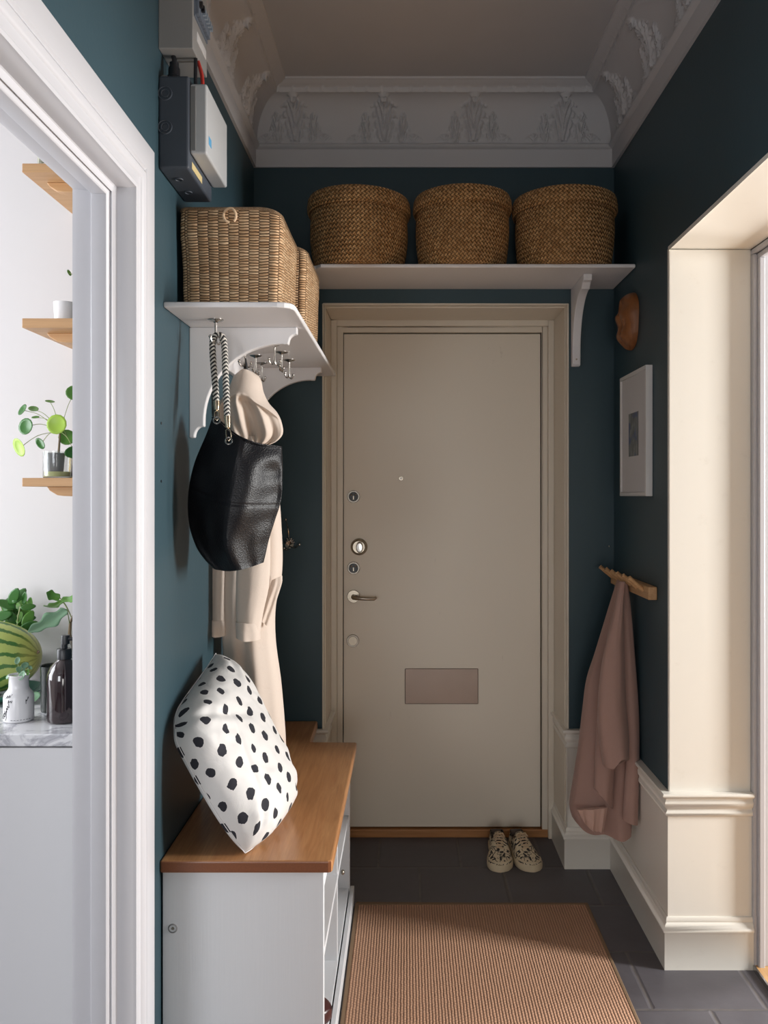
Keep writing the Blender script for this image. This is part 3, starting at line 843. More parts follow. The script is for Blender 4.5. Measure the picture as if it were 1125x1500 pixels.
for (a, b, c_) in ((W(317, 588, 2.17), W(317.5, 601, 2.165), W(318, 616, 2.16)), (W(333, 610, 2.14), W(334, 627, 2.135), W(335.5, 646, 2.13))):
    fe = MB().tube([a, lerp(a, b, .5), b], [.0088, .0080, .0062], 14).build('ferrule', 'brass', bg)
    d = (c_ - b)
    loop = [b + d * .0, b + d * .2 + Vector((.006, 0, 0)), b + d * .75 + Vector((.006, 0, 0)), c_, b + d * .75 - Vector((.006, 0, 0)), b + d * .2 - Vector((.006, 0, 0)), b]
    MB().tube(loop, .0016, 8).build('clasp', 'brass', fe)
    MB().tube([c_ + Vector((.0085*math.cos(t_), -.004, .0085*math.sin(t_))) for t_ in [2*PI*k/16 for k in range(17)]], .0020, 8).build('eyelet', 'chrome', bg)

# --- beige trench coat
tc = thing('trench_coat', 'long beige hooded coat hanging behind the black bag under the hat shelf', 'coat', W(370, 1090, 2.6))
def fld(fr, amp, ph=0.0, dr=0.0, w=0):
    return lambda u, v: amp * (.25 + .75 * v) * (math.sin(fr * u * PI + ph + dr * v) + .5 * math.sin(2.3 * fr * u * PI + 1.7 + ph)) + .3 * amp * noise.noise(Vector((u * 5, v * 4, ph)))
garment('coat_body', 'trench', tc,
        [(0, 338), (.1, 330), (.45, 322), (.6, 326), (.8, 330), (1, 333)],
        [(0, 392), (.08, 404), (.3, 413), (.42, 413), (.52, 404), (.62, 404), (.75, 412), (.9, 418), (1, 420)],
        [(0, 640), (1, 640)], [(0, 1112), (1, 1118)],
        cst(2.63), lambda u, v: .045 + .03 * v, fld(2.6, .013, .9, 1.2), nu=80, nv=90, back=.6)
# shoulder/lapel flap that sticks out right below the bag
garment('belt_flap', 'trench', tc, [(0, 398), (1, 380)], [(0, 413.5), (.15, 413), (1, 392)], [(0, 850), (1, 843)], [(0, 905), (1, 918)], cst(2.575), cst(.008), fld(2, .004), nu=20, nv=20)
def sleeve(L, R, y0, y1, D, nm, cuff):
    s_ = garment(nm, 'trench', tc, L, R, [(0, y0), (1, y0)], [(0, y1), (1, y1 + 4)], cst(D), lambda u, v: .034, fld(1.2, .005, 1.0, 2.0), nu=40, nv=50, back=.9)
    l, r = L[-1][1], R[-1][1]
    garment('cuff', 'trench', s_, [(0, l - 1.5), (1, l - 1)], [(0, r + 1), (1, r + 1.5)], [(0, cuff), (1, cuff + 2)], [(0, y1 + 3), (.5, y1 + 7), (1, y1 + 6)], cst(D), cst(.036), fld(2, .003), nu=30, nv=8, back=.9)
sleeve([(0, 316), (.5, 309), (1, 307)], [(0, 345), (.5, 335), (1, 331)], 680, 924, 2.60, 'sleeve', 906)
sleeve([(0, 350), (.4, 350), (.7, 346), (1, 347)], [(0, 392), (.45, 396), (.7, 394), (.85, 386), (1, 380)], 680, 930, 2.53, 'sleeve', 910)
# hood
def hoodT(u, v): return .012 + .052 * math.sin(PI * min(1, .15 + v * .75))
def brim(u): return .36 + 1.15 * abs(u - .45) ** 2.2
def hoodfold(u, v):
    b = brim(u); e = 1 / (1 + math.exp(-(v - b) * 60))
    inside = (-.024 + .011 * math.sin(15 * u + 1.0 + 2.4 * v) + .005 * math.sin(37 * u + .6 - 3 * v)) * e * min(1, 3 * (1 - abs(2 * u - 1)))
    lip = .005 * math.exp(-((v - b + .02) / .02) ** 2)
    return inside + lip
garment('hood', 'trench', tc,
        [(0, 350), (.05, 343), (.12, 340), (.26, 334), (.42, 322), (.6, 317), (.8, 319), (1, 330)],
        [(0, 372), (.05, 379), (.12, 383), (.26, 386), (.42, 394), (.55, 406), (.7, 413), (.85, 414), (.95, 405), (1, 394)],
        [(0, 546), (.5, 543), (1, 546)], [(0, 650), (.5, 655), (1, 652)],
        cst(2.60), hoodT, hoodfold, nu=110, nv=90, back=.6)
MB().tube([W(359, 552, 2.60), W(358, 535, 2.60), W(359, 522, 2.6), W(361, 535, 2.595), W(362, 552, 2.60)], .0035, 8).build('hanging_loop', 'blackplastic', tc)['label'] = 'dark hanging loop'

# --- pink coat on the peg rail
pk = thing('pink_coat', 'dusty pink coat hanging from the wooden peg rail on the right wall', 'coat', W(890, 1225, 2.98))
def pD(u, v): return 3.04 - .05 * u - .06 * v * u
garment('coat_body', 'pink', pk,
        [(0, 904), (.1, 893), (.3, 872), (.42, 859), (.55, 853), (.7, 847), (.85, 839), (.95, 834), (1, 838)],
        [(0, 918), (.1, 922), (.3, 928), (.5, 928), (.8, 928), (1, 924)],
        [(0, 850), (1, 848)], [(0, 1196), (.2, 1212), (.5, 1216), (.8, 1224), (1, 1222)],
        pD, lambda u, v: .02 + .035 * v, fld(2.2, .012, .4, .8), nu=90, nv=90, back=.8)
garment('coat_front', 'pink', pk,
        [(0, 906), (.2, 893), (.45, 880), (.75, 873), (1, 870)], [(0, 916), (.3, 912), (.6, 905), (.85, 900), (1, 897)],
        [(0, 852), (1, 852)], [(0, 1155), (.5, 1168), (1, 1185)],
        lambda u, v: 2.955 - .02 * v, lambda u, v: .012 + .020 * v, fld(1.0, .006, 2.0, 1.0), nu=60, nv=70, back=.8)
garment('sleeve', 'pink', pk,
        [(0, 908), (.2, 897), (.4, 884), (.6, 877), (.8, 876), (1, 883)], [(0, 916), (.2, 914), (.45, 915), (.7, 917), (.86, 921), (1, 921)],
        [(0, 852), (1, 852)], [(0, 1120), (.35, 1120), (.6, 1108), (1, 1112)],
        lambda u, v: 2.905 - .03 * v, lambda u, v: .014 + .034 * v, fld(1.1, .006, .7, 1.4), nu=60, nv=70, back=.8)
garment('sleeve', 'pink', pk,
        [(0, 913), (.2, 910), (.5, 914), (.75, 917), (.9, 914), (1, 912)], [(0, 919), (.1, 924), (.3, 930), (.55, 936), (.8, 936), (1, 934)],
        [(0, 848), (1, 852)], [(0, 1200), (1, 1207)],
        lambda u, v: 2.93 - .05 * v, lambda u, v: .010 + .020 * v, fld(1.0, .004, 2.2, 1.0), nu=50, nv=70, back=.7)
garment('lining', 'pinkin', pk, [(0, 845), (1, 850)], [(0, 890), (1, 884)], [(0, 1186), (1, 1182)], [(0, 1196), (.4, 1213), (1, 1219)], cst(2.925), cst(.012), fld(5, .005), nu=30, nv=14)

# peg rail
pr = thing('peg_rail', 'small wooden peg rail on the dark right wall holding the pink coat', 'coat rack', (XR, 2.9, 1.11))
MB().box(.770, XR - .001, 2.70, 3.20, 1.103, 1.145).build('rail', 'pine', pr, smooth=False, bevel=.003)
for y in (2.76, 2.84, 2.92, 3.00, 3.08, 3.17):
    MB().tube([(.772, y, 1.128), (.745, y - .004, 1.150), (.722, y - .006, 1.170)], [.007, .007, .0075], 10).build('peg', 'pine', pr)

# ------------------------------------------------------------------ bench
bn = thing('shoe_bench', 'white shoe bench with a notched oiled oak top below the hat shelf', 'bench', (XL, 2.022, 0))
BT = .566
pts = [(XL + .001, 2.022), (-.188, 2.022), (-.181, 2.025), (-.178, 2.032), (-.177, 2.98), (-.180, 2.986), (-.326, 2.988), (-.336, 2.990), (-.340, 2.998), (-.344, 3.262), (XL + .001, 3.262)]
MB().prism(pts, lambda x, y: (x, y, BT - .030), lambda x, y: (x, y, BT)).build('bench_top', 'oak', bn, smooth=False, bevel=.005, seg=3)
by0, by1, bxf, bxb = 2.034, 2.985, -.2, XL + .004
MB().box(bxb, bxf, by0, by0 + .02, .0, BT - .030).build('side_panel', 'benchwhite', bn, smooth=False, bevel=.0015)
MB().box(bxb, bxf, by1 - .02, by1, .0, BT - .030).build('side_panel', 'benchwhite', bn, smooth=False, bevel=.0015)
MB().box(bxb, bxb + .006, by0 + .02, by1 - .02, .05, BT - .030).build('back_panel', 'benchwhite', bn, smooth=False)
MB().box(bxb + .006, bxf - .004, by0 + .02, by1 - .02, .045, .061).build('bottom_shelf', 'benchwhite', bn, smooth=False, bevel=.001)
MB().box(bxb + .006, bxf - .006, 2.505, 2.523, .061, BT - .030).build('divider', 'benchwhite', bn, smooth=False, bevel=.001)
MB().box(bxb + .006, bxf - .004, by0 + .02, by1 - .02, .300, .316).build('middle_shelf', 'benchwhite', bn, smooth=False, bevel=.001)
MB().box(bxf - .018, bxf, by0 + .02, by1 - .02, BT - .075, BT - .030).build('top_rail', 'benchwhite', bn, smooth=False, bevel=.001)
MB().box(bxf, bxf + .014, by0, by1 + .012, 0, .055).build('plinth', 'benchwhite', bn, smooth=False, bevel=.002)
c = W(253, 1360, by0)
h_ = disc(MB(), c, .011, -.004, .0015, rr=[(.011, 0), (.0115, .8), (.0085, 1), (.008, .2), (.0005, .2)]).build('fitting_hole', 'greybox', bn)
disc(MB(), c, .004, -.003, .001, 16).build('screw', 'agedmetal', h_)
kn = MB(); kn.ball((-.197, 2.60, .28), .008, 8, (.8, 1, 1)); kn.build('knob', 'agedmetal', bn)

# ------------------------------------------------------------------ dotted cushion
cu = thing('cushion', 'white linen cushion with black dots leaning on the blue wall on the bench', 'cushion', (-.4, 2.25, BT))
A, B, Cc, Dd = Vector((-.392, 2.052, BT + .006)), Vector((-.333, 2.38, BT + .025)), W(316, 957, 2.44), Vector((-.586, 2.075, .895))
nrm = (B - A).cross(Dd - A).normalized()
if nrm.x < 0: nrm = -nrm
bd = (nrm + Vector((.0, -.25, 0))).normalized()
N = 64
def cpt(u, v, side):
    a_, b_ = 2 * u - 1, 2 * v - 1
    a1 = math.copysign(abs(a_) ** .85, a_) if a_ else 0; b1 = math.copysign(abs(b_) ** .85, b_) if b_ else 0
    uu = .5 + .5 * a1 * (1 + (.14 if a_ < 0 else .06) * (1 - b_ * b_)); vv = .5 + .5 * b1 * (1 + (.09 if b_ < 0 else -.02) * (1 - a_ * a_))
    q = A * (1-uu)*(1-vv) + B * uu*(1-vv) + Cc * uu*vv + Dd * (1-uu)*vv
    e = max(0, (1 - a_ ** 4) * (1 - b_ ** 4)) ** .5
    # the near upper corner is squashed against the wall
    sq = math.exp(-((u ** 2 + (1 - v) ** 2) / .06))
    q = q + Vector((.002, -.008, -.010)) * sq
    q = q.lerp((A + B + Cc + Dd) / 4, .10 * math.exp(-((u ** 2 + (1 - v) ** 2) / .012)))
    wr = .006 * noise.noise(Vector((u * 6, v * 5, side * 4))) + .0045 * noise.noise(Vector((u * 15 + v * 6, v * 14, side * 4)))
    for (cu_, cv_) in ((0, 0), (1, 0), (0, 1), (1, 1)):
        d_ = math.hypot(u - cu_, v - cv_); an = math.atan2(v - cv_, u - cu_)
        wr += .006 * math.sin(an * 13 + cu_ * 2) * math.exp(-((d_ - .22) / .13) ** 2)
    wr -= .010 * math.exp(-((a_ * .5 + b_ * .8 - .25) / .05) ** 2) * (a_ < .1) * (1 - abs(a_)) * 1.2
    wr -= .006 * math.exp(-((a_ * .9 - b_ * .4 + .35) / .04) ** 2) * (1 - abs(b_))
    q = q + (bd * (.105 * e + wr * e) if side > 0 else -nrm * (.03 * e))
    q.x = max(q.x, XL + .003); q.z = max(q.z, BT + .002)
    return q
mb = MB()
for side in (1, -1):
    P = [[cpt(i / N, j / N, side) for i in range(N + 1)] for j in range(N + 1)]
    h2 = N // 2
    SU = [[0] * (N + 1) for _ in range(N + 1)]; SV = [[0] * (N + 1) for _ in range(N + 1)]
    for j in range(N + 1):
        for i in range(h2 + 1, N + 1): SU[j][i] = SU[j][i - 1] + (P[j][i] - P[j][i - 1]).length
        for i in range(h2 - 1, -1, -1): SU[j][i] = SU[j][i + 1] - (P[j][i + 1] - P[j][i]).length
    for i in range(N + 1):
        for j in range(h2 + 1, N + 1): SV[j][i] = SV[j - 1][i] + (P[j][i] - P[j - 1][i]).length
        for j in range(h2 - 1, -1, -1): SV[j][i] = SV[j + 1][i] - (P[j + 1][i] - P[j][i]).length
    mb.grid(P, uvf=lambda i, j: (SU[j][i] + .3, SV[j][i] + .3))
mb.build('cushion_cover', 'dots', cu, angle=80, sub=1)
ed = [cpt(t_, 0, 1) for t_ in [k/20 for k in range(20)]] + [cpt(1, t_, 1) for t_ in [k/20 for k in range(20)]] + [cpt(1-t_, 1, 1) for t_ in [k/20 for k in range(20)]] + [cpt(0, 1-t_, 1) for t_ in [k/20 for k in range(21)]]
MB().tube(ed, .0010, 6, caps=False).build('seam', 'ceramic', cu)

# ------------------------------------------------------------------ rug
rg = thing('rug', 'long brown ribbed sisal rug lying on the dark tiled floor', 'rug', (.225, 2.2, 0))
rx0, rx1, ry0, ry1 = -.181, .634, .9, 2.966
MB().box(rx0 + .006, rx1 - .006, ry0, ry1 - .012, .0005, .009).build('rug_field', 'rug', rg, smooth=False)
m = MB()
for a, b, c_, d in ((rx0, rx0 + .010, ry0, ry1), (rx1 - .010, rx1, ry0, ry1), (rx0 + .010, rx1 - .010, ry1 - .016, ry1)):
    m.box(a, b, c_, d, 0, .0105)
m.build('border', 'rugedge', rg, smooth=False, bevel=.003)

# ------------------------------------------------------------------ shoes
def make_shoe(name, label, cat_, um, sm, lace=True, L=.268, Wd=.050):
    t = thing(name, label, cat_, (0, 0, 0))
    def hw(q): return Wd * sinterp([(0, .10), (.03, .45), (.12, .70), (.35, .72), (.55, .88), (.75, 1.0), (.88, .90), (.96, .58), (1, .08)], q)
    def cx(q): return .006 * math.sin(PI * q) - .004 * q
    N_ = 48
    def outline(q, s, k=1.0): return (cx(q) + s * hw(q) * k, L / 2 - q * L)
    rows = []
    for (k, z) in ((.93, 0), (1.0, .003), (1.02, .012), (1.01, .024), (.97, .0265)):
        r = []
        for i in range(N_): q = i / (N_ - 1); x, y = outline(q, 1, k); r.append((x, y * (1 + .0 * k), z + .006 * max(0, q - .8)))
        for i in range(N_ - 1, -1, -1): q = i / (N_ - 1); x, y = outline(q, -1, k); r.append((x, y, z + .006 * max(0, q - .8)))
        rows.append(r)
    mb = MB().grid(rows, closeu=True); mb.cap(rows[0]); mb.cap(rows[-1][::-1]); mb.build('sole', sm, t, angle=60)
    M_ = 28; P = []
    htop = [(0, .060), (.06, .072), (.2, .060), (.33, .064), (.40, .082), (.55, .070), (.7, .054), (.82, .045), (.93, .038), (1, .028)]
    for j in range(61):
        q = .012 + .976 * j / 60; r = []
        h = sinterp(htop, q); op = 1 / (1 + math.exp((q - .385) * 90)) * (1 / (1 + math.exp(-(q - .045) * 160)))
        for i in range(M_ + 1):
            s = -1 + 2 * i / M_
            xx = math.sin(s * PI / 2); kk = .95 - .10 * (1 - abs(s)) * 0
            z = .022 + (h - .022) * (1 - abs(s) ** (4.5 if q < .4 else 2.6))
            inset = 1 - (.16 if q < .4 else .04) * (z - .02) / .06
            dip = op * (1 if abs(s) < .62 else 0)
            if abs(s) < .62 and op > .02:
                z = lerp(z, .040, op)
            r.append((cx(q) + xx * hw(q) * kk * inset, L / 2 - q * L, z))
        P.append(r)
    mb = MB().grid(P); mb.build('upper', um, t, angle=60)
    mb = MB(); r = []
    for q in [.06 + .30 * k / 10 for k in range(11)]: r.append(( cx(q) + hw(q) * .66, L/2 - q*L, .0415))
    for q in [.06 + .30 * k / 10 for k in range(10, -1, -1)]: r.append((cx(q) - hw(q) * .66, L/2 - q*L, .0415))
    mb.cap(r); mb.build('insole', 'lining', t, smooth=False)
    ra = [(cx(q) + sg * hw(q) * .80, L/2 - q*L, sinterp(htop, q) - .004) for sg, qs in ((1, [.055 + .30*k/12 for k in range(13)]), (-1, [.355 - .30*k/12 for k in range(13)])) for q in qs]
    rb_ = [(x * .93, y * .99, .042) for x, y, z in ra]
    MB().grid([ra, rb_], closeu=True).build('collar_lining', 'lining', t)
    if lace:
        T_ = []
        for (q, w, z) in ((.335, .017, .086), (.37, .019, .084), (.42, .018, .082), (.5, .017, .077)):
            T_.append([(cx(q) + w * s, L/2 - q*L, z - .006 * s * s) for s in (-1, -.6, -.2, .2, .6, 1)])
        MB().grid(T_).build('tongue', um, t, solid=.004)
        mb = MB()
        for k, q in enumerate((.42, .47, .52, .57, .62, .67)):
            h = sinterp(htop, q) + .0035
            w = .021 - k * .001
            mb.tube([(cx(q) - w, L/2 - q*L + .003, h - .007), (cx(q) - w*.5, L/2 - q*L, h), (cx(q) + w*.5, L/2 - q*L - .002, h), (cx(q) + w, L/2 - q*L + .002, h - .007)], .0030, 6)
        q = .43; h = sinterp(htop, q) + .006
        for sg in (-1, 1):
            mb.tube([(cx(q), L/2 - q*L, h), (cx(q) + sg*.014, L/2 - q*L - .008, h + .006), (cx(q) + sg*.022, L/2 - q*L - .018, h - .004), (cx(q) + sg*.010, L/2 - q*L - .012, h - .001), (cx(q), L/2 - q*L, h)], .0026, 6)
            mb.tube([(cx(q), L/2 - q*L, h), (cx(q) + sg*.010, L/2 - q*L - .02, h), (cx(q) + sg*.016, L/2 - q*L - .036, h - .012)], .0018, 6)
        mb.build('laces', 'lace', t)
        mb = MB(); pr_ = []
        for k in range(13):
            a_ = PI * k / 12; q = .80 + .17 * math.sin(a_); s = -math.cos(a_)
            pr_.append((cx(q) + s * hw(.80) * .85 * (1 if q < .9 else 1), L/2 - q*L - .0, .030 + .004))
        mb.tube([(p[0], p[1], p[2]) for p in pr_], .004, 8).build('toe_bumper', sm, t)
    return t
s1 = make_shoe('sneaker', 'left one of the cream canvas sneakers with black paint strokes by the door', 'shoe', 'sneaker', 'rubber')
s1['group'] = 'painted sneakers by the entrance door'
s2 = copy_tree(s1); s2['label'] = 'right one of the cream canvas sneakers with black paint strokes, nearer the white skirting'
s1.location = (.362, 3.352, 0); s1.rotation_euler.z = -.03
s2.location = (.462, 3.352, 0); s2.rotation_euler.z = .13; s2.scale.x = -1
s3 = make_shoe('leather_shoe', 'dark oxblood leather shoe on the bottom shelf of the white bench', 'shoe', 'brownleather', 'brownleather', lace=False)
s3.location = (-.332, 2.235, .062); s3.rotation_euler.z = PI / 2

# ------------------------------------------------------------------ electric boxes on the left wall
fb = thing('fuse_box', 'grey wall fuse box with a row of blue grey switches, highest on the left wall', 'fuse box', (XL, 2.08, 2.502))
MB().box(XL, -.509, 2.013, 2.156, 2.502, 2.695).build('housing', 'fusegrey', fb, smooth=False, bevel=.002)
MB().box(-.509, -.506, 2.022, 2.150, 2.585, 2.650).build('switch_panel', 'breaker', fb, smooth=False)
for k in range(7):
    y = 2.026 + k * .0172
    br = MB().box(-.506, -.498, y, y + .015, 2.592, 2.640).build('breaker', 'breaker', fb, smooth=False, bevel=.001)
    MB().box(-.498, -.490, y + .004, y + .011, 2.610, 2.624).build('toggle', 'breakerlight' if k > 1 else 'blackplastic', br, smooth=False)
MB().box(-.509, -.5075, 2.05, 2.14, 2.540, 2.562).build('label_strip', 'ceramic', fb, smooth=False)
jb = thing('junction_box', 'dark blue grey plastic junction box below the fuse box on the left wall', 'junction box', (XL, 2.13, 2.216))
MB().box(XL, -.518, 2.013, 2.25, 2.216, 2.438).build('housing', 'slatebox', jb, smooth=False, bevel=.006, seg=3)
for z in (2.395, 2.315):
    mb = MB(); c = Vector((-.575, 2.013, z))
    for r_ in (.016, .009):
        mb.tube([c + Vector((r_*math.cos(a_), -.0008, r_*math.sin(a_))) for a_ in [2*PI*k/24 for k in range(25)]], .0016, 6, caps=False)
    mb.build('knockout', 'slatebox', jb)
for y in (2.08, 2.17):
    mb = MB(); c = Vector((-.56, y, 2.2155)); mb.tube([c + Vector((.009*math.cos(a_), .009*math.sin(a_), -.0008)) for a_ in [2*PI*k/20 for k in range(21)]], .0016, 6, caps=False); mb.build('knockout', 'slatebox', jb)
MB().box(-.518, -.5175, 2.04, 2.14, 2.226, 2.243).build('sticker', 'yellow', jb, smooth=False)
MB().lathe([(.0005, 0), (.019, 0), (.019, .010), (.014, .013), (.014, .03), (.011, .036), (.011, .045), (.0005, .045)], (-.562, 2.045, 2.438), 20).build('cable_gland', 'blackplastic', jb)
MB().tube(cat([(-.562, 2.045, 2.47), (-.562, 2.046, 2.49), (-.565, 2.05, 2.5015)], 5), .006, 10).build('cable', 'blackplastic', jb)
mb = MB().box(-.589, -.55, 2.03, 2.06, 2.438, 2.447); mb.build('clip', 'greybox', jb, smooth=False, bevel=.001)
mc = thing('meter_box', 'light grey meter box with a small blue sticker mounted beside the dark junction box', 'meter', (-.5, 2.13, 2.255))
MB().box(-.5175, -.4775, 2.021, 2.25, 2.255, 2.4225).build('cover', 'lightbox', mc, smooth=False, bevel=.005, seg=3)
MB().box(-.5175, -.5035, 2.0195, 2.2502, 2.262, 2.4160).build('back_housing', 'greybox', mc, smooth=False, bevel=.002)
MB().box(-.4775, -.4768, 2.04, 2.066, 2.285, 2.305).build('sticker', 'blue', mc, smooth=False)
MB().tube(cat([(-.500, 2.06, 2.42), (-.498, 2.065, 2.44), (-.502, 2.07, 2.47), (-.512, 2.075, 2.503)], 5), .0045, 8).build('red_wire', 'red', mc)
MB().tube(cat([(-.511, 2.05, 2.42), (-.512, 2.05, 2.45), (-.514, 2.06, 2.503)], 5), .0045, 8).build('black_wire', 'blackplastic', mc)

# nails / screw holes on the left wall
for y_, z_, l_ in ((W(236, 620, 2.035).y, H + (722-620)/609, 'upper of two small black screw plugs in the blue wall by the doorway'), (2.035, H + (722-705)/609, 'lower of two small black screw plugs in the blue wall by the doorway')):
    mb = MB().tube([(XL - .002, y_, z_), (XL + .0015, y_, z_)], .0034, 8); o = mb.build('wall_plug', 'blackplastic'); tag(o, l_, 'screw', 'screw plugs in the left wall')

# ornate wall hook on back wall
c = W(424, 797, YB)
wh = thing('wall_hook', 'small ornate nickel double hook on the dark back wall beside the beige coat', 'hook', (c.x, YB, c.z))
disc(MB(), c, .017, -.0, .006).build('base_plate', 'agedmetal', wh)
mb = MB()
for k in range(7):
    a_ = PI * (.1 + .8 * k / 6)
    mb.tube([c + Vector((0, -.006, -.004)), c + Vector((.012*math.cos(a_), -.012, .014*math.sin(a_))), c + Vector((.022*math.cos(a_), -.008, .026*math.sin(a_)))], [.002, .004, .0025], 8)
mb.build('shell_ornament', 'chrome', wh)
for (qx, qy, dd) in ((416, 803, .05), (438.5, 797.5, .055)):
    e = W(qx, qy, YB - dd); mb = MB(); mb.tube(cat([c + Vector((0, -.006, -.008)), lerp(c, e, .55) + Vector((0, 0, -.014)), e], 6), .0028, 8); mb.ball(e, .0055, 8)
    mb.build('prong', 'chrome', wh)
e = W(418.5, 761, YB - .05); mb = MB(); mb.tube(cat([c + Vector((0, -.006, .006)), lerp(c, e, .5) + Vector((0, .012, .01)), e], 6), .0024, 8); mb.ball(e, .005, 8); mb.build('prong', 'chrome', wh)

# ------------------------------------------------------------------ right wall: picture, carved wood
pf = thing('picture_frame', 'white framed small print with a wide mat on the dark right wall', 'picture', (XR, 2.92, 1.44))
py0, py1, pz0, pz1 = 2.752, 3.09, H - .0105, H + .4165
fw = .012; px0 = .777
m = MB().box(px0, XR - .001, py0, py0 + fw, pz0, pz1).box(px0, XR - .001, py1 - fw, py1, pz0, pz1).box(px0, XR - .001, py0 + fw, py1 - fw, pz0, pz0 + fw).box(px0, XR - .001, py0 + fw, py1 - fw, pz1 - fw, pz1)
m.build('frame', 'picframe', pf, smooth=False, bevel=.001)
MB().box(px0 + .006, XR - .003, py0 + fw, py1 - fw, pz0 + fw, pz1 - fw).build('mat_board', 'mat', pf, smooth=False)
MB().box(px0 + .005, px0 + .0065, 2.862, 2.985, 1.572, 1.722).build('print', 'art', pf, smooth=False)
cw = thing('carved_wood', 'orange brown carved wooden oval hanging on the right wall above the picture', 'wall ornament', (XR, 3.0, 1.99))
P = []
z0, z1 = H + (722 - 513) / 413, H + (722 - 430) / 413
yc, hy = 3.0, .085
for j in range(41):
    v = j / 40; th = PI * v; vv = -math.cos(th)
    z = lerp(z0, z1, (vv + 1) / 2); w = (max(0, 1 - abs(vv) ** 3.0)) ** .5
    r = []
    for i in range(33):
        a_ = PI * i / 32; u = -math.cos(a_)
        y = yc + hy * w * u * (1 + .05 * math.sin(vv * 3))
        d = .050 * w * math.sin(a_) ** .7 - .016 * math.exp(-(u / .22) ** 2) * (1 - abs(vv)) + .006 * math.sin(vv * 9) * math.sin(a_) * w + .004 * noise.noise(Vector((u * 4, vv * 7, 1))) * math.sin(a_)
        r.append((XR - .001 - max(0, d), y, z))
    P.append(r)
MB().grid(P).build('carved_shell', 'carved', cw, angle=80)
MB().tube([(XR - .034, yc - .03, z1 - .05), (XR - .042, yc - .045, (z0 + z1) / 2), (XR - .034, yc - .03, z0 + .05)], [.004, .007, .004], 8).build('carved_ridge', 'carved', cw)
# small screws
for (px, py, Y, l_) in ((892, 800, 3.27, 'tiny nail in the dark corner left of the picture'),):
    q = W(px, py, Y); mb = MB(); mb.ball((q.x, q.y - .003, q.z), .004, 6); tag(mb.build('nail', 'chrome'), l_, 'nail')

# ------------------------------------------------------------------ kitchen
kc = thing('kitchen_cabinet', 'white flat-fronted kitchen base cabinet under the marble worktop', 'cabinet', (-1.3, 2.2, 0))
MB().box(-2.4, -.748, 1.935, 2.478, .0, .871).build('carcass', 'cabinet', kc, smooth=False)
MB().box(-1.345, -.7505, 1.915, 1.9345, .05, .868).build('door', 'cabinet', kc, smooth=False, bevel=.0015)
MB().box(-1.95, -1.348, 1.915, 1.9345, .05, .868).build('door', 'cabinet', kc, smooth=False, bevel=.0015)
tag(MB().box(-2.4, -.744, 1.912, 2.478, .8715, .9).build('worktop', 'marble', smooth=False, bevel=.003), 'pale grey marble kitchen worktop with bottles and plants on it', 'worktop')
struct('trim_10', MB().box(-.7470, -.703, 1.925, 2.478, 0, .9), 'white', smooth=False)
KZs = [(2.248, 2.2705, 'topmost'), (1.8585, 1.8825, 'middle'), (1.461, 1.4825, 'lowest')]
for z0, z1, nm in KZs:
    t = thing('kitchen_shelf', '%s of the three oak shelves on the white kitchen wall' % nm, 'shelf', (-.83, 2.48, z0), 'oak shelves in the kitchen')
    MB().box(-.964, -.703, 2.12, 2.479, z0, z1).build('shelf_board', 'oakx', t, smooth=False, bevel=.0015)
    pl = [(-.932, z0), (-.925, z0 - .010), (-.905, z0 - .022), (-.89, z0 - .024), (-.703, z0 - .030), (-.703, z0)]
    MB().prism(pl, lambda x, z: (x, 2.19, z), lambda x, z: (x, 2.215, z)).build('bracket', 'oakx', t, smooth=False, bevel=.002)
# disc-shaped leaf helper
def leaf_disc(mb, c, nrm_, r, asp=1.0, rot=0, cup=.15, n=14, shape=None):
    c = Vector(c); nz = Vector(nrm_).normalized(); t1 = nz.cross(Vector((0, 0, 1)))
    if t1.length < .05: t1 = Vector((1, 0, 0))
    t1.normalize(); t2 = nz.cross(t1)
    R_ = Matrix.Rotation(rot, 3, nz); t1 = R_ @ t1; t2 = R_ @ t2
    P = []
    for j in range(5):
        rr = r * j / 4
        P.append([c + (t1 * math.cos(2*PI*i/n) * asp + t2 * math.sin(2*PI*i/n)) * rr * (shape(2*PI*i/n) if shape else 1) + nz * cup * rr * rr / r for i in range(n)])
    P[0] = [c + (q - c) * .02 + nz * 0 for q in P[1]]
    mb.grid(P, closeu=True); mb.cap(P[0])
def pot_glass(mb, c, r, h, th=.002):
    mb.lathe([(.0005, 0), (r * .95, 0), (r, .004), (r, h), (r - th, h), (r - th, .006), (.0005, .005)], c, 32)
# pilea plant in a glass
pc = W(81, 700, 2.20)
PY = 2.20; zt = 1.4825
pi_ = thing('pilea_plant', 'round-leaved green plant in a black nursery pot on the lowest oak shelf', 'plant', (pc.x, PY, zt))
g0 = Vector((pc.x, PY, zt))
mb = MB(); mb.lathe([(.0005, .018), (.020, .018), (.0235, .060), (.025, .062), (.025, .066), (.0225, .066), (.022, .058), (.0005, .058)], g0, 28); mb.build('nursery_pot', 'blackplastic', pi_)
mb = MB(); pot_glass(mb, g0 + Vector((.006, 0, 0)), .036, .070); mb.build('glass_cover', 'glass', pi_)
mb = MB(); mb.lathe([(.0005, .005), (.033, .005), (.033, .0175), (.0005, .0175)], g0 + Vector((.006, 0, 0)), 28); mb.build('water', 'water', pi_)
hub = W(88, 632, PY)
MB().tube([g0 + Vector((.008, 0, .056)), lerp(g0 + Vector((.008, 0, .056)), hub, .5), hub], [.0035, .003, .0025], 8).build('stem', 'stemr', pi_)
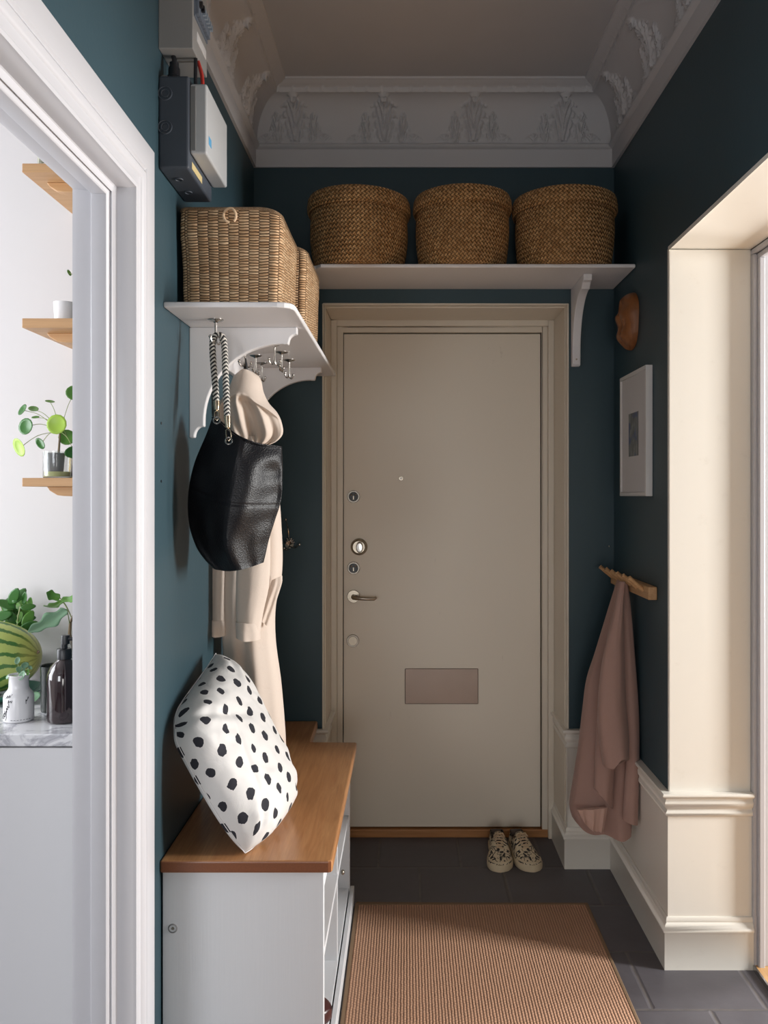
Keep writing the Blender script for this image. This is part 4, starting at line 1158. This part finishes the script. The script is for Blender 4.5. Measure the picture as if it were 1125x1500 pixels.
lv = [(34, 601, .017, (-.5, -.8, .5), 'leafb', .8), (49, 600, .016, (.2, -.5, .9), 'leafa', .8), (39, 625, .022, (-.3, -1, .15), 'leafb', 1), (30, 655, .026, (-.5, -.9, -.2), 'leafc', .75),
      (60, 650, .019, (-.2, -.8, .1), 'leafb', .55), (73, 589, .012, (.2, -.3, .9), 'leafa', 1), (84, 622, .026, (0, -1, .1), 'leafc', 1), (98, 641, .021, (.3, -1, .2), 'leafa', 1),
      (109, 576, .022, (.4, -.9, .1), 'leafa', .9), (108, 662, .026, (.7, -.8, 0), 'leafb', .6), (52, 612, .010, (0, -.4, .9), 'leafa', 1)]
for k, (px, py, r, nn, mt, asp) in enumerate(lv):
    Yk = PY + .03 * math.sin(k * 1.9)
    p = W(px, py, Yk); sb = MB(); mid = lerp(hub, p, .55) + Vector((0, 0, .012))
    sb.tube(cat([hub, mid, p + Vector((0, .002, 0))], 6), .0009, 6); l_ = MB(); leaf_disc(l_, p, nn, r, asp, rot=.2 * k, cup=.18)
    o = l_.build('leaf', mt, pi_, solid=.0006); sb.build('leaf_stalk', 'stem', o)
# small pot beside
q = W(99, 700, 2.18)
t = thing('nursery_pot', 'small low black pot half hidden beside the round-leaved plant', 'pot', (q.x, 2.27, zt))
MB().lathe([(.0005, .0), (.016, .0), (.022, .030), (.023, .034), (.020, .034), (.0005, .028)], (q.x, 2.27, zt), 24).build('pot', 'blackplastic', t)
tag(MB().lathe([(.0005, 0), (.018, 0), (.019, .04), (.013, .075), (.007, .11), (.006, .13), (.0005, .13)], (W(115, 700, 2.3).x, 2.30, zt), 24).build('yellow_vase', 'yellowbottle'), 'slim yellow vase behind the door frame edge on the lowest oak shelf', 'vase')
# candle glass on the middle shelf
q = W(95, 466, 2.20)
cg = thing('glass_tumbler', 'frosted white glass tumbler on the middle oak shelf', 'glass', (q.x, 2.2, 1.8825))
MB().lathe([(.0005, 0), (.022, 0), (.025, .003), (.028, .056), (.0262, .056), (.0235, .005), (.0005, .005)], (q.x, 2.2, 1.8825), 32).build('glass', 'frost', cg)
q = W(104, 466, 2.36)
tp = thing('trailing_plant', 'small leafy sprig in a white pot at the hidden end of the middle oak shelf', 'plant', (-.745, 2.33, 1.8825))
MB().lathe([(.0005, 0), (.025, 0), (.030, .05), (.028, .05), (.0005, .045)], (-.745, 2.33, 1.8825), 24).build('pot', 'ceramic', tp)
sb = MB()
for k in range(8):
    mb = MB()
    a_ = k * 2.4; e = Vector((-.745 + .07 * math.cos(a_), 2.33 + .05 * math.sin(a_), 1.96 + .02 * math.sin(k)))
    if k == 0: e = W(101, 400, 2.30)
    sb.tube([(-.745, 2.33, 1.93), lerp(Vector((-.745, 2.33, 1.95)), e, .5) + Vector((0, 0, .02)), e], .001, 6); leaf_disc(mb, e, (math.cos(a_), -.6, .6), .010, .6); mb.build('leaf', 'leafa', tp, solid=.0005)
sb.build('stalk', 'stem', tp)
# jar on the top shelf
vj = thing('glass_jar', 'white and green patterned jar on the topmost oak shelf', 'jar', (-.905, 2.165, 2.2705))
MB().lathe([(.0005, 0), (.034, 0), (.036, .004), (.036, .085), (.030, .092), (.028, .092), (.0005, .085)], (-.905, 2.165, 2.2705), 32).build('jar', 'ceramic', vj)
mj = Nt('leafy filling'); n_ = mj.noise(mj.obj(), 60, 4, .7, 1.0); MT['filling'] = mj.fin(mj.mix(mj.ramp(n_, .4, .6, 0, 1), (.10, .11, .05), (.55, .55, .45)), .5)
MB().lathe([(.0365, .004), (.0368, .05), (.0366, .082)], (-.905, 2.165, 2.2705), 32).build('pattern_band', 'filling', vj)
# worktop objects
WZ = .9
wm = thing('watermelon', 'whole striped green watermelon lying on the marble worktop', 'watermelon', (-1.13, 2.26, WZ + .008))
mb = MB(); P = []
mc_ = Vector((-1.13, 2.26, WZ + .108))
for j in range(33):
    th = max(.01, min(PI - .01, PI * j / 32)); P.append([(-.150 * math.cos(th) * -1, .093 * math.sin(th) ** .9 * math.cos(2*PI*i/48), .097 * math.sin(th) ** .9 * math.sin(2*PI*i/48)) for i in range(48)])
mb.grid(P, closeu=True); mb.cap(P[0]); mb.cap(P[-1][::-1])
ro_ = mb.build('rind', 'melon', None); ro_.parent = wm; ro_.location = mc_ - Vector(wm.location)
mb = MB(); mb.tube([mc_ + Vector((.147, -.01, .012)), mc_ + Vector((.152, -.01, .016))], .004, 8); mb.build('stem_end', 'stemr', wm)
gd = thing('green_dish', 'dark green glazed dish under the watermelon', 'dish', (-1.13, 2.26, WZ))
MB().lathe([(.0005, 0), (.05, 0), (.085, .006), (.108, .020), (.110, .024), (.106, .024), (.083, .011), (.0005, .006)], (-1.08, 2.25, WZ), 48).build('dish', 'greendish', gd)
# herb plant behind
hb_ = thing('basil_plant', 'bushy green basil plant behind the watermelon', 'plant', (-1.12, 2.41, WZ))
MB().lathe([(.0005, 0), (.036, 0), (.044, .08), (.041, .08), (.0005, .07)], (-1.12, 2.425, WZ), 24).build('pot', 'ceramic', hb_)
rnd = random.Random(4)
def pleaf(t_): return 1
for k in range(80):
    px = rnd.uniform(-25, 44); py = rnd.uniform(880, 938); Yk = rnd.uniform(2.36, 2.44)
    if k < 6: px, py = [(44, 885), (36, 876), (28, 872), (20, 874), (39, 905), (34, 920)][k]
    p = W(px, py, Yk); mb = MB(); nn = Vector((rnd.uniform(-.6, .6), -.8, rnd.uniform(-.2, .9)))
    leaf_disc(mb, p, nn, rnd.uniform(.015, .024), .62, rot=rnd.uniform(0, 3), cup=rnd.uniform(-.15, .1), n=16, shape=lambda a: 1 + .22 * abs(math.sin(a)) ** 6)
    mb.build('leaf', rnd.choice(['leafa', 'leafb', 'leafb', 'leafa']), hb_, solid=.0005)
mb = MB()
for k in range(7):
    e = W(rnd.uniform(-25, 32), rnd.uniform(875, 890), 2.40); mb.tube([(-1.12 + rnd.uniform(-.02, .02), 2.41, WZ + .07), lerp(Vector((-1.12, 2.41, WZ + .07)), e, .6) + Vector((.01, 0, 0)), e], .0018, 6)
mb.tube([W(25, 930, 2.37), W(26, 905, 2.37), W(30, 888, 2.37)], .0018, 6)
mb.build('stalks', 'stem', hb_)
# fig cutting
fc = thing('fig_cutting', 'fig cutting with broad lobed leaves in a glass bottle behind the amber bottle', 'plant', (W(108, 1000, 2.35).x, 2.35, WZ))
fx = W(108, 1000, 2.35).x
mb = MB(); pot_glass(mb, (fx, 2.35, WZ), .022, .14); mb.build('glass_bottle', 'glass', fc)
MB().tube([(fx, 2.35, WZ + .01), (fx + .002, 2.35, WZ + .10), W(102, 930, 2.35), W(103, 912, 2.35), W(108, 900, 2.35)], [.004, .004, .0045, .004, .003], 10).build('branch', 'stemr', fc)
def fig(name, ctr, tip, wd, mt, lobes, stalk):
    """lobed leaf from stalk point ctr to tip"""
    ctr, tip = Vector(ctr), Vector(tip); ax = tip - ctr; Ln = ax.length; axn = ax.normalized(); sd = axn.cross(Vector((0, -1, .5)).normalized()).normalized(); nz = axn.cross(sd)
    P = []
    for j in range(25):
        t_ = j / 24
        w = wd * (math.sin(PI * t_ ** .8) ** .7) * (1 - .42 * abs(math.sin(PI * t_ * lobes)) ** 2 * (t_ > .1)) + .001
        P.append([ctr + ax * t_ + sd * w * s + nz * (.010 * math.sin(PI * t_) - .25 * abs(s) * w) for s in (-1, -.66, -.33, 0, .33, .66, 1)])
    o = MB().grid(P).build('leaf', mt, fc, solid=.0006)
    MB().tube(cat([stalk, lerp(Vector(stalk), ctr, .5) + Vector((0, 0, .004)), ctr], 5), .0014, 6).build('leaf_stalk', 'stem', o)
fig('leaf', W(98, 893, 2.30), W(41, 926, 2.22), .026, 'leafd', 2.4, W(102, 915, 2.35))
fig('leaf', W(92, 880, 2.34), W(64, 888, 2.26), .014, 'leafa', 2.2, W(105, 905, 2.35))
fig('leaf', W(88, 876, 2.33), W(68, 868, 2.30), .016, 'leafa', 1.5, W(105, 905, 2.35))
fig('leaf', W(90, 878, 2.33), W(112, 874, 2.30), .012, 'leafa', 1.5, W(105, 905, 2.35))
# loose leaf
mb = MB(); leaf_disc(mb, (W(52, 1010, 2.2).x, 2.19, WZ + .012), (-.1, -.5, .8), .020, .9, cup=.3); tag(mb.build('loose_leaf', 'leafd', solid=.0006), 'single grey green leaf lying on the marble between white jar and amber bottle', 'leaf')
# white bottle vase with handwriting-like marks
vy = 2.03; vx = W(27.5, 1056, vy).x
wv = thing('bottle_vase', 'small white ceramic bottle vase with black scribbles on the marble worktop', 'vase', (vx, vy, WZ))
vp = [(.0005, 0), (.031, 0), (.0345, .003), (.0345, .058), (.032, .066), (.025, .074), (.0225, .080), (.022, .100), (.024, .104), (.0245, .110), (.0215, .110), (.019, .10), (.0005, .09)]
MB().lathe(vp, (vx, vy, WZ), 40).build('vase_body', 'ceramic', wv)
def vr(z): return interp([(0, .0345), (.058, .0345), (.066, .032), (.074, .025), (.08, .0225), (.11, .0225)], z)
mb = MB(); rs = random.Random(11)
def scrib(a0, z0, n, da, dz, amp):
    pts = []
    for k in range(n):
        a_ = a0 + da * k + rs.uniform(-.05, .05); z = z0 + dz * k + (amp if k % 2 else -amp) * rs.uniform(.5, 1)
        r_ = vr(z) + .0003; pts.append((vx + r_ * math.sin(a_), vy - r_ * math.cos(a_), WZ + z))
    MB().tube(cat(pts, 4), .0006, 5).build('scribble', 'ink', wv)
scrib(-.55, .060, 8, .07, .001, .004); scrib(-.35, .052, 6, .08, .0, .004); scrib(-.9, .012, 7, .05, .003, .003); scrib(-.72, .012, 12, .045, .003, .0045); scrib(-.5, .008, 7, .02, .004, .003); scrib(.85, .048, 5, .06, .003, .004)
for k in range(7):
    a_ = -.1 + k * .2; MB().tube([(vx + .0348*math.sin(a_), vy - .0348*math.cos(a_), WZ + .008), (vx + .0348*math.sin(a_+.12), vy - .0348*math.cos(a_+.12), WZ + .008)], .0005, 5).build('dash', 'ink', wv)
sp_ = thing('herb_sprig', 'small grey green sprig standing in the white bottle vase', 'plant', (vx, vy, WZ + .10))
mb = MB(); sb = MB()
for k, (px, py, r, mt) in enumerate([(22, 998, .013, 0), (30, 982, .012, 0), (36, 975, .010, 0), (26, 968, .009, 0), (42, 985, .009, 0), (12, 992, .007, 0), (33, 990, .012, 0), (44, 978, .006, 0)]):
    p = W(px, py, vy - .012 + .006 * math.sin(k * 2)); l_ = MB(); leaf_disc(l_, p, (math.sin(k), -1, .5), r, .7, rot=k, cup=.3); l_.build('leaf', 'leafa' if k in (0, 4) else 'leafd', sp_, solid=.0005)
    sb.tube([(vx, vy, WZ + .105), lerp(Vector((vx, vy, WZ + .112)), p, .6), p], .0008, 5)
sb.build('stalks', 'stem', sp_)
# amber pump bottle
ay = 2.025; ax_ = W(94, 1056, ay).x
ab = thing('pump_bottle', 'dark amber glass pump bottle with black dispenser at the worktop edge', 'bottle', (ax_, ay, WZ))
MB().lathe([(.0005, 0), (.033, 0), (.0375, .003), (.039, .010), (.039, .100), (.0375, .115), (.031, .131), (.021, .142), (.0155, .148), (.0145, .152), (.0005, .152)], (ax_, ay, WZ), 48).build('bottle', 'amber', ab)
MB().lathe([(.0145, .148), (.0175, .149), (.0175, .170), (.0160, .173), (.008, .174), (.008, .188), (.0005, .188)], (ax_, ay, WZ), 32).build('collar', 'blackplastic', ab)
mb = MB(); mb.lathe([(.0005, .184), (.010, .184), (.0105, .2), (.0095, .205), (.0005, .206)], (ax_ + .003, ay, WZ), 24); mb.tube([(ax_, ay, WZ + .197), (ax_ + .03, ay - .004, WZ + .196), (ax_ + .042, ay - .006, WZ + .190)], .0045, 10); mb.build('pump_head', 'blackplastic', ab)
gx = W(77, 1041, 2.12).x
sg_ = thing('smoked_tumbler', 'smoked grey glass tumbler behind the amber pump bottle', 'glass', (gx, 2.12, WZ))
MB().lathe([(.0005, 0), (.027, 0), (.028, .004), (.029, .110), (.030, .114), (.0275, .112), (.0255, .008), (.0005, .007)], (gx, 2.12, WZ), 36).build('glass', 'smoke', sg_)

# ------------------------------------------------------------------ daylight through side room and kitchen windows, plus added fill lights
def area(name, loc, rot, sx, sy, power, col):
    l = bpy.data.lights.new(name, 'AREA'); l.shape = 'RECTANGLE'; l.size = sx; l.size_y = sy; l.energy = power; l.color = col
    o = bpy.data.objects.new(name, l); o.location = loc; o.rotation_euler = rot; C.objects.link(o); return o
# side room window (right), facing -X
area('side_room_window_light', (3.48, 1.80, 1.55), (0, math.radians(90), 0), 1.4, .50, 155, (1.0, .985, .96))
area('side_room_window_light', (3.48, 3.25, 1.55), (0, math.radians(90), 0), 1.4, .6, 105, (1.0, .985, .96))
area('kitchen_window_light', (-2.62, 1.75, 1.6), (0, math.radians(-90), 0), 1.45, 1.1, 37, (.94, .965, 1.0))
area('kitchen_rear_fill_light', (-1.75, -2.5, 1.5), (math.radians(90), 0, 0), 1.2, 1.4, 42, (.93, .96, 1.0))  # added fill for the cabinet front, no window in this wall
area('hall_fill_light', (.1, -2.55, .95), (math.radians(86), 0, 0), 1.2, 1.1, 24, (1.0, .98, .95))  # added frontal fill behind the camera, rear wall is solid
w = bpy.data.worlds.new('World'); bpy.context.scene.world = w; w.use_nodes = True
w.node_tree.nodes['Background'].inputs[0].default_value = (.8, .88, 1, 1); w.node_tree.nodes['Background'].inputs[1].default_value = .6

# ------------------------------------------------------------------ camera
cam = bpy.data.cameras.new('Camera'); co = bpy.data.objects.new('Camera', cam); C.objects.link(co)
co.location = (0, 0, H); co.rotation_euler = (math.radians(90), 0, 0)
cam.sensor_fit = 'VERTICAL'; cam.sensor_height = 36.0; cam.sensor_width = 36.0
cam.lens = 36.0 * F / 1500.0
cam.shift_x = (562.5 - VX) / 1500.0; cam.shift_y = (VY - 750.0) / 1500.0
cam.clip_start = .02
sc = bpy.context.scene; sc.camera = co
sc.view_settings.view_transform = 'Standard'; sc.view_settings.look = 'None'; sc.view_settings.gamma = 1; sc.view_settings.exposure = 0.22
sc.view_settings.use_curve_mapping = False
